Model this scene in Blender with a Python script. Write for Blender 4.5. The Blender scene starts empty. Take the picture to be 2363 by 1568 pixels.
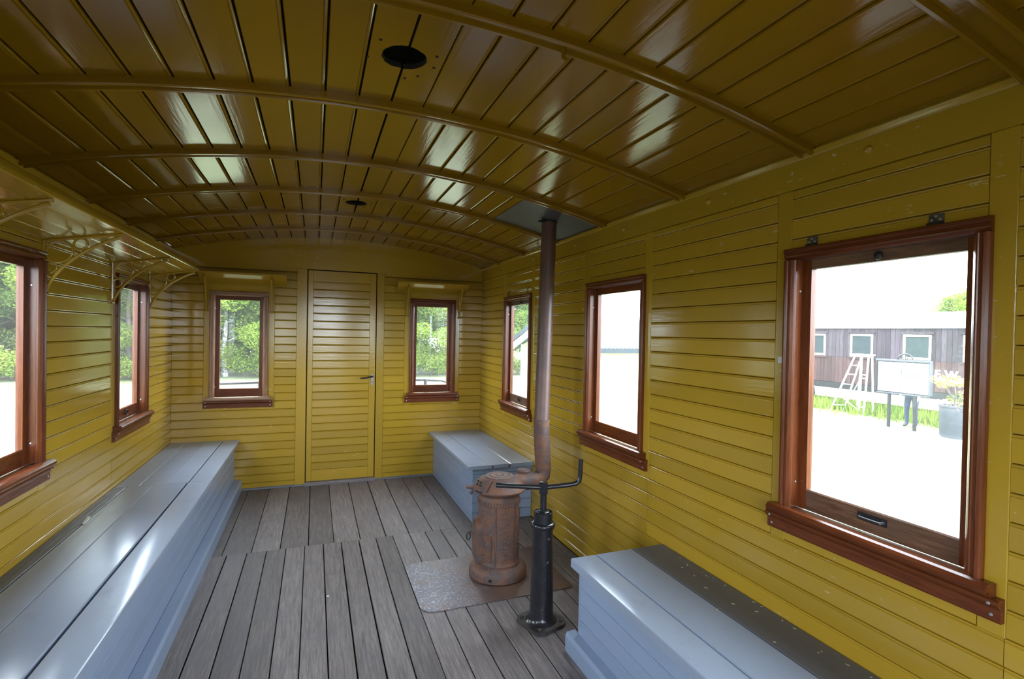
import bpy, math, random
from mathutils import Vector, Matrix
random.seed(7)
scene = bpy.context.scene
COL = scene.collection

# ---------------------------------------------------------------- camera
F_PX, YAW, PITCH, ROLL = 1184.2, 0.3668, -0.0123, 0.0187
CAM = Vector((1.0525, -4.7314, 1.342))
fw = Vector((math.sin(YAW)*math.cos(PITCH), math.cos(YAW)*math.cos(PITCH), math.sin(PITCH)))
r0 = Vector((math.cos(YAW), -math.sin(YAW), 0)); u0 = r0.cross(fw)
rr = r0*math.cos(ROLL) + u0*math.sin(ROLL); uu = -r0*math.sin(ROLL) + u0*math.cos(ROLL)
cd = bpy.data.cameras.new('camera'); cam = bpy.data.objects.new('camera', cd); COL.objects.link(cam)
cd.sensor_fit = 'HORIZONTAL'; cd.sensor_width = 36.0; cd.lens = F_PX*36.0/2363.0
cd.clip_start = 0.02; cd.clip_end = 400
mw = Matrix((rr, uu, -fw)).transposed().to_4x4(); mw.translation = CAM
cam.matrix_world = mw
scene.camera = cam

# ---------------------------------------------------------------- world: bright overcast sky
world = bpy.data.worlds.new('overcast_sky'); scene.world = world; world.use_nodes = True
wb = world.node_tree.nodes['Background']
wb.inputs['Color'].default_value = (0.80, 0.895, 1.0, 1); wb.inputs['Strength'].default_value = 1.0
scene.view_settings.view_transform = 'Standard'
scene.view_settings.look = 'None'
scene.view_settings.gamma = 1.0
scene.view_settings.use_curve_mapping = False
scene.view_settings.exposure = 4.36
scene.cycles.use_denoising = True; scene.cycles.use_adaptive_sampling = True; scene.cycles.adaptive_threshold = 0.025
scene.cycles.max_bounces = 8; scene.cycles.diffuse_bounces = 4; scene.cycles.glossy_bounces = 3
scene.cycles.transparent_max_bounces = 10
scene.cycles.caustics_reflective = False; scene.cycles.caustics_refractive = False

# ---------------------------------------------------------------- dimensions
W, L = 2.5525, 6.06
WIN_S = [0.945, 2.350, 3.717, 5.115]          # window centres along the sides, measured from the end wall
PITCH_B = 0.068
ZT, RA, XC = 2.13, 4.66, W/2
def zc(x): return ZT - (x - XC)**2/(2*RA)

# ---------------------------------------------------------------- materials
def new_mat(name):
    m = bpy.data.materials.new(name); m.use_nodes = True
    nt = m.node_tree; nt.nodes.clear()
    out = nt.nodes.new('ShaderNodeOutputMaterial'); b = nt.nodes.new('ShaderNodeBsdfPrincipled')
    nt.links.new(b.outputs[0], out.inputs[0])
    return m, nt, b, out
def N(nt, t, **kw):
    n = nt.nodes.new(t)
    for k, v in kw.items():
        if k in n.inputs: n.inputs[k].default_value = v
        else: setattr(n, k, v)
    return n
def ramp(nt, src, p0, p1, c0=(0,0,0,1), c1=(1,1,1,1)):
    r = nt.nodes.new('ShaderNodeValToRGB'); e = r.color_ramp.elements
    e[0].position, e[1].position = p0, p1; e[0].color, e[1].color = c0, c1
    nt.links.new(src, r.inputs[0]); return r.outputs[0]
def coords(nt, scale, jitter=True):
    tc = N(nt, 'ShaderNodeTexCoord'); mp = N(nt, 'ShaderNodeMapping'); mp.inputs['Scale'].default_value = scale
    if jitter:
        oi = N(nt, 'ShaderNodeObjectInfo'); ml = N(nt, 'ShaderNodeMath', operation='MULTIPLY'); ml.inputs[1].default_value = 37.0
        nt.links.new(oi.outputs['Random'], ml.inputs[0]); cx = N(nt, 'ShaderNodeCombineXYZ')
        for i in range(3): nt.links.new(ml.outputs[0], cx.inputs[i])
        nt.links.new(cx.outputs[0], mp.inputs['Location'])
    nt.links.new(tc.outputs['Object'], mp.inputs['Vector']); return mp.outputs[0]
def noise(nt, vec, scale, detail=4, rough=.55, dist=0):
    n = N(nt, 'ShaderNodeTexNoise'); n.inputs['Scale'].default_value = scale; n.inputs['Detail'].default_value = detail
    n.inputs['Roughness'].default_value = rough; n.inputs['Distortion'].default_value = dist
    nt.links.new(vec, n.inputs['Vector']); return n.outputs['Fac']
def mix(nt, fac, a, b, mode='MIX'):
    m = N(nt, 'ShaderNodeMixRGB', blend_type=mode)
    for i, v in ((0, fac), (1, a), (2, b)):
        if hasattr(v, 'node'): nt.links.new(v, m.inputs[i])
        else: m.inputs[i].default_value = v if i == 0 else (*v[:3], 1)
    return m.outputs[0]
def rnd_value(nt, lo, hi):
    oi = N(nt, 'ShaderNodeObjectInfo'); mr = N(nt, 'ShaderNodeMapRange')
    mr.inputs['To Min'].default_value = lo; mr.inputs['To Max'].default_value = hi
    nt.links.new(oi.outputs['Random'], mr.inputs['Value']); return mr.outputs[0]
def bump(nt, b, h, strength, dist=.002):
    n = N(nt, 'ShaderNodeBump'); n.inputs['Strength'].default_value = strength; n.inputs['Distance'].default_value = dist
    nt.links.new(h, n.inputs['Height']); nt.links.new(n.outputs[0], b.inputs['Normal']); return n

def paint(name, base, rough=.28, chip=None, chip_amt=.69, dirt=None, grain=.5, spec=.5, wav=.35):
    m, nt, b, out = new_mat(name)
    v1 = coords(nt, (1, 1, 1)); vg = coords(nt, (2.5, 45, 45))
    big = noise(nt, v1, 3.5, 3); gr = noise(nt, vg, 2.2, 2, .5, .3); spk = noise(nt, v1, 60, 1)
    val = rnd_value(nt, .88, 1.08)
    hs = N(nt, 'ShaderNodeHueSaturation'); hs.inputs['Color'].default_value = (*base, 1)
    nt.links.new(val, hs.inputs['Value'])
    c = hs.outputs[0]
    c = mix(nt, ramp(nt, big, .35, .75, (0,0,0,1), (.22,.22,.22,1)), c, tuple(x*.72 for x in base))
    if dirt: c = mix(nt, ramp(nt, noise(nt, v1, 9, 6, .7), .55, .8, (0,0,0,1), (.30,.30,.30,1)), c, dirt)
    if chip:
        vc = coords(nt, (9, 26, 26)); ch = noise(nt, vc, 2.2, 5, .62); gate = noise(nt, v1, 2.1, 2)
        mul = N(nt, 'ShaderNodeMath', operation='MULTIPLY')
        nt.links.new(ramp(nt, ch, chip_amt, chip_amt+.025), mul.inputs[0]); nt.links.new(ramp(nt, gate, .5, .62), mul.inputs[1])
        c = mix(nt, mul.outputs[0], c, chip)
    nt.links.new(c, b.inputs['Base Color'])
    mr = N(nt, 'ShaderNodeMapRange'); mr.inputs['To Min'].default_value = rough*.72; mr.inputs['To Max'].default_value = rough*1.4
    nt.links.new(noise(nt, coords(nt, (3, 18, 18)), 2.5, 4), mr.inputs['Value']); nt.links.new(mr.outputs[0], b.inputs['Roughness'])
    b.inputs['Specular IOR Level'].default_value = spec
    ad = N(nt, 'ShaderNodeMath', operation='MULTIPLY_ADD'); ad.inputs[1].default_value = wav
    nt.links.new(big, ad.inputs[0]); nt.links.new(gr, ad.inputs[2])
    ad2 = N(nt, 'ShaderNodeMath', operation='MULTIPLY_ADD'); ad2.inputs[1].default_value = .06
    nt.links.new(spk, ad2.inputs[0]); nt.links.new(ad.outputs[0], ad2.inputs[2])
    bump(nt, b, ad2.outputs[0], grain, .0016)
    return m
def wood(name, dark, light, scale, rough=.35, spec=.5, bstr=.35, stain=None, rng=(.8, 1.15)):
    m, nt, b, out = new_mat(name)
    vg = coords(nt, scale); v1 = coords(nt, (1, 1, 1))
    g = noise(nt, vg, 3.0, 6, .62, .6); g2 = noise(nt, vg, 11.0, 3, .6)
    c = mix(nt, ramp(nt, g, .34, .68), dark, light)
    c = mix(nt, ramp(nt, g2, .45, .75, (0,0,0,1), (.45,.45,.45,1)), c, tuple(x*.55 for x in dark))
    if stain:
        c = mix(nt, ramp(nt, noise(nt, v1, 5.5, 5, .65), .48, .75, (0,0,0,1), (.8,.8,.8,1)), c, stain)
    hs = N(nt, 'ShaderNodeHueSaturation'); nt.links.new(c, hs.inputs['Color']); nt.links.new(rnd_value(nt, *rng), hs.inputs['Value'])
    nt.links.new(hs.outputs[0], b.inputs['Base Color'])
    mr = N(nt, 'ShaderNodeMapRange'); mr.inputs['To Min'].default_value = rough*.75; mr.inputs['To Max'].default_value = rough*1.3
    nt.links.new(g, mr.inputs['Value']); nt.links.new(mr.outputs[0], b.inputs['Roughness'])
    b.inputs['Specular IOR Level'].default_value = spec
    bump(nt, b, g, bstr, .0015)
    return m
def blotch(name, a, b2, c3=None, scale=9, rough=.7, metal=0, bstr=.5, bdist=.003, lo=.4, hi=.62):
    m, nt, b, out = new_mat(name)
    v = coords(nt, (1, 1, 1)); n1 = noise(nt, v, scale, 6, .65); n2 = noise(nt, v, scale*6, 4, .6)
    c = mix(nt, ramp(nt, n1, lo, hi), a, b2)
    if c3: c = mix(nt, ramp(nt, n2, .58, .68), c, c3)
    nt.links.new(c, b.inputs['Base Color']); b.inputs['Roughness'].default_value = rough; b.inputs['Metallic'].default_value = metal
    bump(nt, b, n2, bstr, bdist); return m
def plain(name, c, rough=.5, metal=0, spec=.5):
    m, nt, b, out = new_mat(name)
    v = coords(nt, (1, 1, 1)); n1 = noise(nt, v, 14, 4)
    nt.links.new(mix(nt, ramp(nt, n1, .35, .7), c, tuple(x*.8 for x in c)), b.inputs['Base Color'])
    b.inputs['Roughness'].default_value = rough; b.inputs['Metallic'].default_value = metal; b.inputs['Specular IOR Level'].default_value = spec
    return m

M = {}
M['yellow'] = paint('ochre_gloss_paint', (.41, .252, .023), .135, chip=(.52, .43, .27), chip_amt=.655, grain=.18)
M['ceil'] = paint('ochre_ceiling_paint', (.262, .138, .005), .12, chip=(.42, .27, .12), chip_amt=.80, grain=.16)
M['blue'] = paint('grey_blue_paint', (.25, .315, .45), .185, grain=.05, spec=.4)
M['blue_top'] = paint('grey_blue_seat_paint', (.275, .325, .43), .188, chip=(.10, .085, .075), chip_amt=.77, dirt=(.15, .16, .19), grain=.06)
M['blue_worn'] = paint('worn_grey_seat_paint', (.105, .110, .132), .40, chip=(.16, .14, .11), chip_amt=.70, dirt=(.05, .048, .05), grain=.6)
M['var_v'] = wood('varnished_wood_upright', (.105, .026, .008), (.175, .048, .015), (30, 30, 2.2), .205, .3)
M['var_h'] = wood('varnished_wood_level', (.098, .024, .008), (.165, .043, .014), (2.2, 30, 30), .205, .3)
M['var_pale'] = wood('faded_varnish_upright', (.20, .085, .040), (.36, .19, .10), (30, 30, 2.2), .38)
M['var_pale_h'] = wood('faded_varnish_level', (.20, .10, .055), (.33, .20, .12), (2.2, 30, 30), .40)
M['sash_old'] = wood('weathered_sash_wood', (.075, .028, .014), (.20, .10, .055), (2.5, 26, 26), .5, stain=(.10, .06, .04))
M['floor'] = wood('weathered_floor_wood', (.112, .094, .095), (.255, .216, .208), (2.0, 34, 34), .55, .35, .8, stain=(.125, .112, .125), rng=(.72, 1.22))
M['dark'] = plain('dark_void', (.012, .010, .008), .9)
M['shell'] = plain('outer_cladding', (.10, .05, .03), .7)
M['rust'] = blotch('rusty_cast_iron', (.165, .072, .042), (.085, .056, .052), (.13, .105, .105), 13, .66, 0, .7, .003, .42, .58)
M['pipe'] = blotch('brown_stove_pipe', (.090, .050, .047), (.130, .066, .052), (.100, .072, .078), 7, .42, .05, .2, .001)
M['black'] = blotch('black_gloss_paint', (.011, .011, .014), (.016, .016, .020), (.018, .018, .022), 12, .22, 0, .03, .001)
M['black_worn'] = blotch('worn_black_iron', (.020, .019, .021), (.060, .048, .046), (.10, .07, .055), 18, .5, 0, .5, .003)
M['plate_grey'] = blotch('grey_sheet_metal', (.085, .088, .105), (.070, .072, .088), None, 4, .42, .2, .12, .001)
M['metal'] = plain('bright_screw_metal', (.55, .56, .58), .32, .9)
M['steel'] = plain('dull_steel', (.30, .30, .31), .42, .8)
M['dark_metal'] = plain('dark_iron', (.035, .034, .038), .38, .5)
M['white'] = plain('white_paint', (.75, .75, .74), .6)
M['paper'] = plain('paper_scrap', (.75, .75, .74), .8)

def glass_mat(name, flare_haze, tint=(.96, .98, .97)):
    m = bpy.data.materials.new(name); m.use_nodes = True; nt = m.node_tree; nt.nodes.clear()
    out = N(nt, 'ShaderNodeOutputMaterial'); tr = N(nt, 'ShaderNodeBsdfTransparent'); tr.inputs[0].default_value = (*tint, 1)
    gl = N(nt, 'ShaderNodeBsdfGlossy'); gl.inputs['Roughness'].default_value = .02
    tl = N(nt, 'ShaderNodeBsdfTranslucent'); tl.inputs[0].default_value = (.9, .93, .95, 1)  # white translucent veil imitates flare haze over the panes
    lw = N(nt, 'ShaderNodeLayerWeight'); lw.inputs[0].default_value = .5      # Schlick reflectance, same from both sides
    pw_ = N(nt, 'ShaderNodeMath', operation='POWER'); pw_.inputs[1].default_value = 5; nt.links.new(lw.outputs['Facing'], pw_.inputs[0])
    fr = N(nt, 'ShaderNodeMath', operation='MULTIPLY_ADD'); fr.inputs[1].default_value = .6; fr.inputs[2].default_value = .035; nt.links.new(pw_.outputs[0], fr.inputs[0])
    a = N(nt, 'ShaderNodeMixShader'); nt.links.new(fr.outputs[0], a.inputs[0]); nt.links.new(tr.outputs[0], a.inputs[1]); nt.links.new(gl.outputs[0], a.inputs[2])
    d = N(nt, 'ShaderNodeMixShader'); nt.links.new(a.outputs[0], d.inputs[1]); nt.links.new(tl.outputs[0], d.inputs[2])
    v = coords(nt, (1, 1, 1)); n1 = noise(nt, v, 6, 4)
    mr = N(nt, 'ShaderNodeMapRange'); mr.inputs['To Min'].default_value = flare_haze*.6; mr.inputs['To Max'].default_value = flare_haze*1.4
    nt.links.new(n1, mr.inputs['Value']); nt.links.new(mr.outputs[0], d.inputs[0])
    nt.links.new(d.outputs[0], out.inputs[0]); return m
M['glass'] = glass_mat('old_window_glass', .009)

def hearth_mat():
    m, nt, b, out = new_mat('rusty_hearth_sheet')
    v = coords(nt, (1, 1, 1), False); n1 = noise(nt, v, 7, 5, .65); n2 = noise(nt, v, 95, 6, .75)
    sx = N(nt, 'ShaderNodeSeparateXYZ'); nt.links.new(v, sx.inputs[0])
    g = N(nt, 'ShaderNodeMapRange'); g.inputs['From Min'].default_value = .10; g.inputs['From Max'].default_value = .40
    g.inputs['To Min'].default_value = 1; g.inputs['To Max'].default_value = 0; nt.links.new(sx.outputs[0], g.inputs['Value'])
    c = mix(nt, ramp(nt, n1, .38, .62), (.15, .082, .055), (.105, .068, .058))
    steel = mix(nt, ramp(nt, n1, .4, .6), (.17, .15, .17), (.13, .12, .15))
    ad = N(nt, 'ShaderNodeMath', operation='MULTIPLY'); nt.links.new(g.outputs[0], ad.inputs[0]); nt.links.new(ramp(nt, n1, .25, .5), ad.inputs[1])
    c = mix(nt, ad.outputs[0], c, steel)
    sp = N(nt, 'ShaderNodeMath', operation='MULTIPLY'); nt.links.new(ramp(nt, n2, .53, .60), sp.inputs[0]); nt.links.new(ad.outputs[0], sp.inputs[1])
    c = mix(nt, sp.outputs[0], c, (.40, .41, .44))
    nt.links.new(c, b.inputs['Base Color']); b.inputs['Roughness'].default_value = .48; b.inputs['Metallic'].default_value = .25
    bump(nt, b, n2, .3, .002); return m
M['hearth'] = hearth_mat()

# ---------------------------------------------------------------- mesh helpers
class MB:
    def __init__(s): s.v = []; s.f = []; s.mi = []; s.cur = 0
    def add(s, vs, fs):
        o = len(s.v); s.v += [tuple(v) for v in vs]; s.f += [tuple(i+o for i in f) for f in fs]; s.mi += [s.cur]*len(fs); return s
    def box(s, x0, x1, y0, y1, z0, z1):
        return s.add([(x, y, z) for x in (x0, x1) for y in (y0, y1) for z in (z0, z1)],
                     [(0,1,3,2), (4,6,7,5), (0,4,5,1), (2,3,7,6), (0,2,6,4), (1,5,7,3)])
    def rbox(s, x0, x1, y0, y1, z0, z1, c=.004):   # chamfered box
        return s.prism([(x0+c, z0), (x1-c, z0), (x1, z0+c), (x1, z1-c), (x1-c, z1), (x0+c, z1), (x0, z1-c), (x0, z0+c)], y0, y1, 'y')
    def prism(s, poly, a, b, axis='x'):
        n = len(poly)
        def P(p, t):
            return (t, p[0], p[1]) if axis == 'x' else (p[0], t, p[1]) if axis == 'y' else (p[0], p[1], t)
        vs = [P(p, a) for p in poly] + [P(p, b) for p in poly]
        fs = [(i, (i+1) % n, n+(i+1) % n, n+i) for i in range(n)] + [tuple(range(n-1, -1, -1)), tuple(range(n, 2*n))]
        return s.add(vs, fs)
    def lathe(s, prof, cx=0, cy=0, n=24, cap=True):
        o = len(prof); vs = [(cx+r*math.cos(2*math.pi*k/n), cy+r*math.sin(2*math.pi*k/n), z) for k in range(n) for r, z in prof]
        fs = [(k*o+i, ((k+1) % n)*o+i, ((k+1) % n)*o+i+1, k*o+i+1) for k in range(n) for i in range(o-1)]
        if cap: fs += [tuple(k*o for k in range(n-1, -1, -1)), tuple(k*o+o-1 for k in range(n))]
        return s.add(vs, fs)
    def tube(s, pts, r, n=8, flat=None):
        pts = [Vector(p) for p in pts]; rs = r if isinstance(r, (list, tuple)) else [r]*len(pts)
        vs = []; closed = (pts[0]-pts[-1]).length < 1e-6 and len(pts) > 3
        if closed: pts = pts[:-1]; rs = rs[:-1]
        m = len(pts); prev = None
        for i, p in enumerate(pts):
            t = (pts[(i+1) % m]-pts[i-1]) if closed else (pts[min(i+1, m-1)]-pts[max(i-1, 0)])
            t.normalize()
            if prev is None: a = t.orthogonal().normalized()
            else: a = (prev - t*prev.dot(t)).normalized()
            prev = a; b = t.cross(a)
            for k in range(n):
                an = 2*math.pi*k/n; vs.append(p + (a*math.cos(an)+b*math.sin(an))*rs[i])
        fs = []
        for i in range(m if closed else m-1):
            j = (i+1) % m
            for k in range(n): fs.append((i*n+k, i*n+(k+1) % n, j*n+(k+1) % n, j*n+k))
        if not closed: fs += [tuple(range(n-1, -1, -1)), tuple((m-1)*n+k for k in range(n))]
        return s.add(vs, fs)
    def mesh(s, name, mats, smooth=False):
        me = bpy.data.meshes.new(name); me.from_pydata(s.v, [], s.f); me.update()
        import bmesh
        bm = bmesh.new(); bm.from_mesh(me); bmesh.ops.recalc_face_normals(bm, faces=bm.faces); bm.to_mesh(me); bm.free()
        for m in (mats if isinstance(mats, (list, tuple)) else [mats]): me.materials.append(m)
        if len(me.materials) > 1: me.polygons.foreach_set('material_index', s.mi)
        if smooth:
            me.polygons.foreach_set('use_smooth', [True]*len(me.polygons)); me.set_sharp_from_angle(angle=math.radians(smooth if smooth is not True else 40))
        return me
def link(name, me, parent=None, loc=(0,0,0), rot=(0,0,0)):
    o = bpy.data.objects.new(name, me); COL.objects.link(o); o.location = loc; o.rotation_euler = rot
    if parent: o.parent = parent
    return o
def build(mb, name, mat, parent=None, loc=(0,0,0), rot=(0,0,0), smooth=False):
    return link(name, mb.mesh(name, mat, smooth), parent, loc, rot)
def tag(o, label, cat, group=None, kind=None):
    o['label'] = label; o['category'] = cat
    if group: o['group'] = group
    if kind: o['kind'] = kind
    return o
def thing(name, label, cat, loc=(0,0,0), rz=0, group=None, kind=None):
    return tag(link(name, None, None, loc, (0,0,rz)), label, cat, group, kind)
def copy_tree(o, parent=None):
    c = o.copy(); COL.objects.link(c); c.parent = parent
    for ch in o.children: copy_tree(ch, c)
    return c

# tongue-and-groove board with a bead along its top edge; x = length, z = height, room side is -y
_bc = {}
def board_mesh(length, h, mat, bead=True, t=.015):
    key = (round(length, 4), round(h, 4), mat.name, bead, t)
    if key in _bc: return _bc[key]
    g = .0075
    if h < .03: poly = [(0, t), (0, .004), (.002, 0), (-.0 if False else 0, 0)] and [(t, 0), (.003, 0), (0, .003), (0, h-.003), (.003, h), (t, h)]
    else:
        poly = [(t, 0), (g, .0006), (.0012, .0016), (0, .004)]
        poly += [(0, h-.0095), (.0022, h-.0082), (.0010, h-.0070), (0, h-.0048), (.0008, h-.0026), (.0024, h-.0015), (g, h-.0012), (t, h)] if bead else [(0, h-.004), (.0015, h-.0015), (g, h-.0006), (t, h)]
    mb = MB().prism(poly, 0, length, 'x')
    me = mb.mesh('board', mat); _bc[key] = me; return me
def board(parent, x0, x1, z0, z1, mat, name='board', bead=True, jit=1.0):
    me = board_mesh(x1-x0-.0016, z1-z0, mat, bead)
    return link(name, me, parent, (x0+.0008, random.uniform(-.0006, .0006)*jit, z0),
                (random.uniform(-.0045, .0045)*jit, 0, 0))
def strip(parent, x0, x1, z0, z1, mat, name='stile', y0=-.001, y1=.015):
    c = .002
    poly = [(x0+c, y0), (x1-c, y0), (x1, y0+c), (x1, y1), (x0, y1), (x0, y0+c)]
    return build(MB().prism(poly, z0, z1, 'z'), name, mat, parent)

def shell(name, length, holes, top, label, loc, rz, y0=.018, y1=.064, ext=.018):
    """outer wall skin with rectangular openings (x0,x1,z0,z1), local frame"""
    mb = MB(); xs = -ext
    for (a, b, z0, z1) in sorted(holes):
        mb.box(xs, a, y0, y1, -.12, top); mb.box(a, b, y0, y1, -.12, z0); mb.box(a, b, y0, y1, z1, top); xs = b
    mb.box(xs, length+ext, y0, y1, -.12, top)
    o = build(mb, name, [M['shell']], None, loc, (0, 0, rz))
    return tag(o, label, 'wall', kind='structure')

HW, HE = .285, .2135        # half outer casing widths: side windows, end windows
Z_SILL, Z_TOP = .78, 1.642
def win_hole(c, hw): return (c-hw+.028, c+hw-.028, Z_SILL-.02, Z_TOP-.028)

# ================================================================ WALLS
LEN_S = L
holes = [win_hole(s, HW) for s in WIN_S]
wall_right = shell('wall_right', L, holes, 1.99, 'ochre boarded side wall beside the stove with the rusty flue', (W, 0, 0), -math.pi/2, ext=.085)
wall_left = shell('wall_left', L, [(L-b, L-a, c, d) for a, b, c, d in holes], 1.99, 'ochre boarded side wall carrying the long luggage shelf', (0, -L, 0), math.pi/2, ext=.085)
CE = [.4745, W-.4745]
endholes = [win_hole(c, HE) for c in CE] + [(.985, 1.569, -.05, 1.858)]
wall_front = shell('wall_front', W, endholes, 1.90, 'ochre boarded end wall with a plank door between two windows', (0, 0, 0), 0)
wall_back = shell('wall_back', W, [(W-b, W-a, c, d) for a, b, c, d in endholes], 1.90, 'ochre boarded end wall behind the viewer with an open doorway between two windows', (W, -L, 0), math.pi)

YM = M['yellow']
def side_wall(parent, flip):
    cx = (lambda s: L-s) if flip else (lambda s: s)
    def B(a, b, z0, z1, **k):
        p, q = sorted((cx(a), cx(b))); board(parent, p, q, z0, z1, YM, **k)
    def S(a, b, z0, z1, name='stile', **k):
        p, q = sorted((cx(a), cx(b))); strip(parent, p, q, z0, z1, YM, name, **k)
    z0 = 1.812
    rows = [(1.812, 1.840)] + [(z0-PITCH_B*(k+1), z0-PITCH_B*k) for k in range(26)] + [(0.0, z0-PITCH_B*26)]
    S(0, L, 1.841, 1.965, 'top_rail', y0=-.004)
    # bead moulding under the ceiling
    p, q = 0, L
    build(MB().prism([(-.016, 1.950), (-.004, 1.950), (-.004, 1.932), (-.009, 1.931), (-.012, 1.936)], p, q, 'x'), 'cornice_moulding', YM, parent)
    edges = []
    for s in WIN_S:
        S(s-.328, s-.272, .656, 1.840); S(s+.272, s+.328, .656, 1.840); edges += [s-.328, s+.328]
    bays = [(0, WIN_S[0]-.328)] + [(WIN_S[i]+.328, WIN_S[i+1]-.328) for i in range(len(WIN_S)-1)] + [(WIN_S[-1]+.328, L)]
    joints = [0, 1.27, 2.676, 4.043, L] if not flip else [0, 1.27, 2.676, 4.6, L]
    for (a, b) in rows:
        if b <= .66:
            for i in range(len(joints)-1): B(joints[i], joints[i+1], a, b)
        else:
            for p, q in bays: B(p, q, a, b)
            for s in WIN_S:
                if b <= .73 or b > 1.66: B(s-.272, s+.272, max(a, 1.60 if a > 1 else 0), b)
    for s in (0.62, 1.25, 1.90, 2.43, 3.05, 3.70, 4.35, 5.0):   # round bolt heads on the top rail
        mb = MB().lathe([(.0001, .010), (.006, .0095), (.011, .006), (.013, 0)], n=12, cap=False)
        o = build(mb, 'bolt_head', YM, parent, (cx(s), -.004, 1.895), (math.pi/2, 0, 0), smooth=True)
side_wall(wall_right, False)
side_wall(wall_left, True)

def end_wall(parent, door):
    z0 = 1.8255; k0 = range(27)
    rows = [(max(0, z0-.0681*(k+1)), z0-.0681*k) for k in k0 if z0-.0681*k > .01]
    for wc, (xa, xb) in ((CE[0], (0, .906)), (CE[1], (1.634, W))):
        s0, s1 = wc-.256, wc+.262
        if wc > 1: s0, s1 = wc-.262, wc+.256
        strip(parent, s0, wc-HE+.012, .668, 1.69, YM); strip(parent, wc+HE-.012, s1, .668, 1.69, YM)
        strip(parent, wc-HE+.012, wc+HE-.012, Z_TOP-.02, 1.69, YM, 'window_head_board')
        for a, b in rows:
            if a > 1.68 or b < .67: board(parent, xa, xb, a, b, YM)
            else:
                board(parent, xa, s0, a, b, YM); board(parent, s1, xb, a, b, YM)
                if b < .75: board(parent, s0, s1, a, b, YM)
    if True:
        strip(parent, .906, .9865, 0, 1.857, YM, 'door_stile', y0=-.004); strip(parent, 1.568, 1.634, 0, 1.857, YM, 'door_stile', y0=-.004)
    n = 28; poly = [(0, 1.829), (.905, 1.829), (.905, 1.858), (1.635, 1.858), (1.635, 1.829), (W, 1.829)]
    poly += [(W*(1-i/n), zc(W*(1-i/n))+.02) for i in range(n+1)]
    build(MB().prism(poly, -.003, .016, 'y'), 'arched_fascia', YM, parent)
    poly = [(0, 1.89), (W, 1.89)] + [(W*(1-i/n), zc(W*(1-i/n))+.11) for i in range(n+1)]
    build(MB().prism(poly, .018, .064, 'y'), 'gable_skin', M['shell'], parent)
end_wall(wall_front, True); end_wall(wall_back, False)
# grey grubby skirting line along the end wall
build(MB().prism([(0, 0), (-.008, 0), (-.006, .012), (0, .016)], .50, .985, 'x'), 'skirting', M['blue_worn'], wall_front)
build(MB().prism([(0, 0), (-.008, 0), (-.006, .012), (0, .016)], 1.57, 2.09, 'x'), 'skirting', M['blue_worn'], wall_front)

# ================================================================ DOOR
door = thing('door_1', 'ochre plank door with a black lever handle in the end wall', 'door', (0, 0, 0), 0, kind='structure')
DX0, DX1, DZ0, DZ1 = .9945, 1.5605, .032, 1.849
def dstrip(a, b, z0, z1, n): return strip(door, a, b, z0, z1, YM, n, y0=-.002, y1=.030)
dstrip(DX0, 1.0365, DZ0, DZ1, 'door_frame_stile'); dstrip(1.5065, DX1, DZ0, DZ1, 'door_frame_stile')
dstrip(1.0365, 1.5065, 1.757, DZ1, 'door_frame_rail'); dstrip(1.0365, 1.5065, DZ0, .127, 'door_frame_rail')
zz = 1.757
while zz > .13:
    b0 = max(.127, zz-.0681); board(door, 1.0365, 1.5065, b0, zz, YM, 'board'); zz -= .0681
build(MB().box(0.95, 1.605, .066, .078, -.1, DZ1+.06), 'door_back', M['shell'], door)
build(MB().box(DX0, DX1, .031, .045, DZ0, DZ1), 'door_core', M['shell'], door)
plate = build(MB().rbox(1.526, 1.547, -.006, -.0015, .852, .955, .006), 'lock_plate', M['steel'], door)
build(MB().lathe([(.004, 0), (.004, .001)], n=12), 'keyhole', M['dark'], plate, (1.5365, -.0063, .882), (math.pi/2, 0, 0))
hp = [(1.5365, -.004, .932), (1.5365, -.035, .932), (1.530, -.043, .932), (1.505, -.045, .929), (1.48, -.045, .923), (1.455, -.045, .919), (1.43, -.043, .919)]
build(MB().tube(hp, [.008, .008, .0085, .0075, .007, .0075, .0045], 10), 'lever_handle', M['dark_metal'], door, smooth=True)
build(MB().box(.985, 1.57, -.035, .03, 0, .028), 'threshold', M['floor'], door)

ld = bpy.data.lights.new('doorway_portal', 'AREA'); ld.shape = 'RECTANGLE'; ld.size = .58; ld.size_y = 1.85; ld.cycles.is_portal = True
lo = bpy.data.objects.new('doorway_portal', ld); COL.objects.link(lo); lo.location = (W/2, -L-.068, .93); lo.rotation_euler = (math.pi/2, 0, 0)
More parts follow.
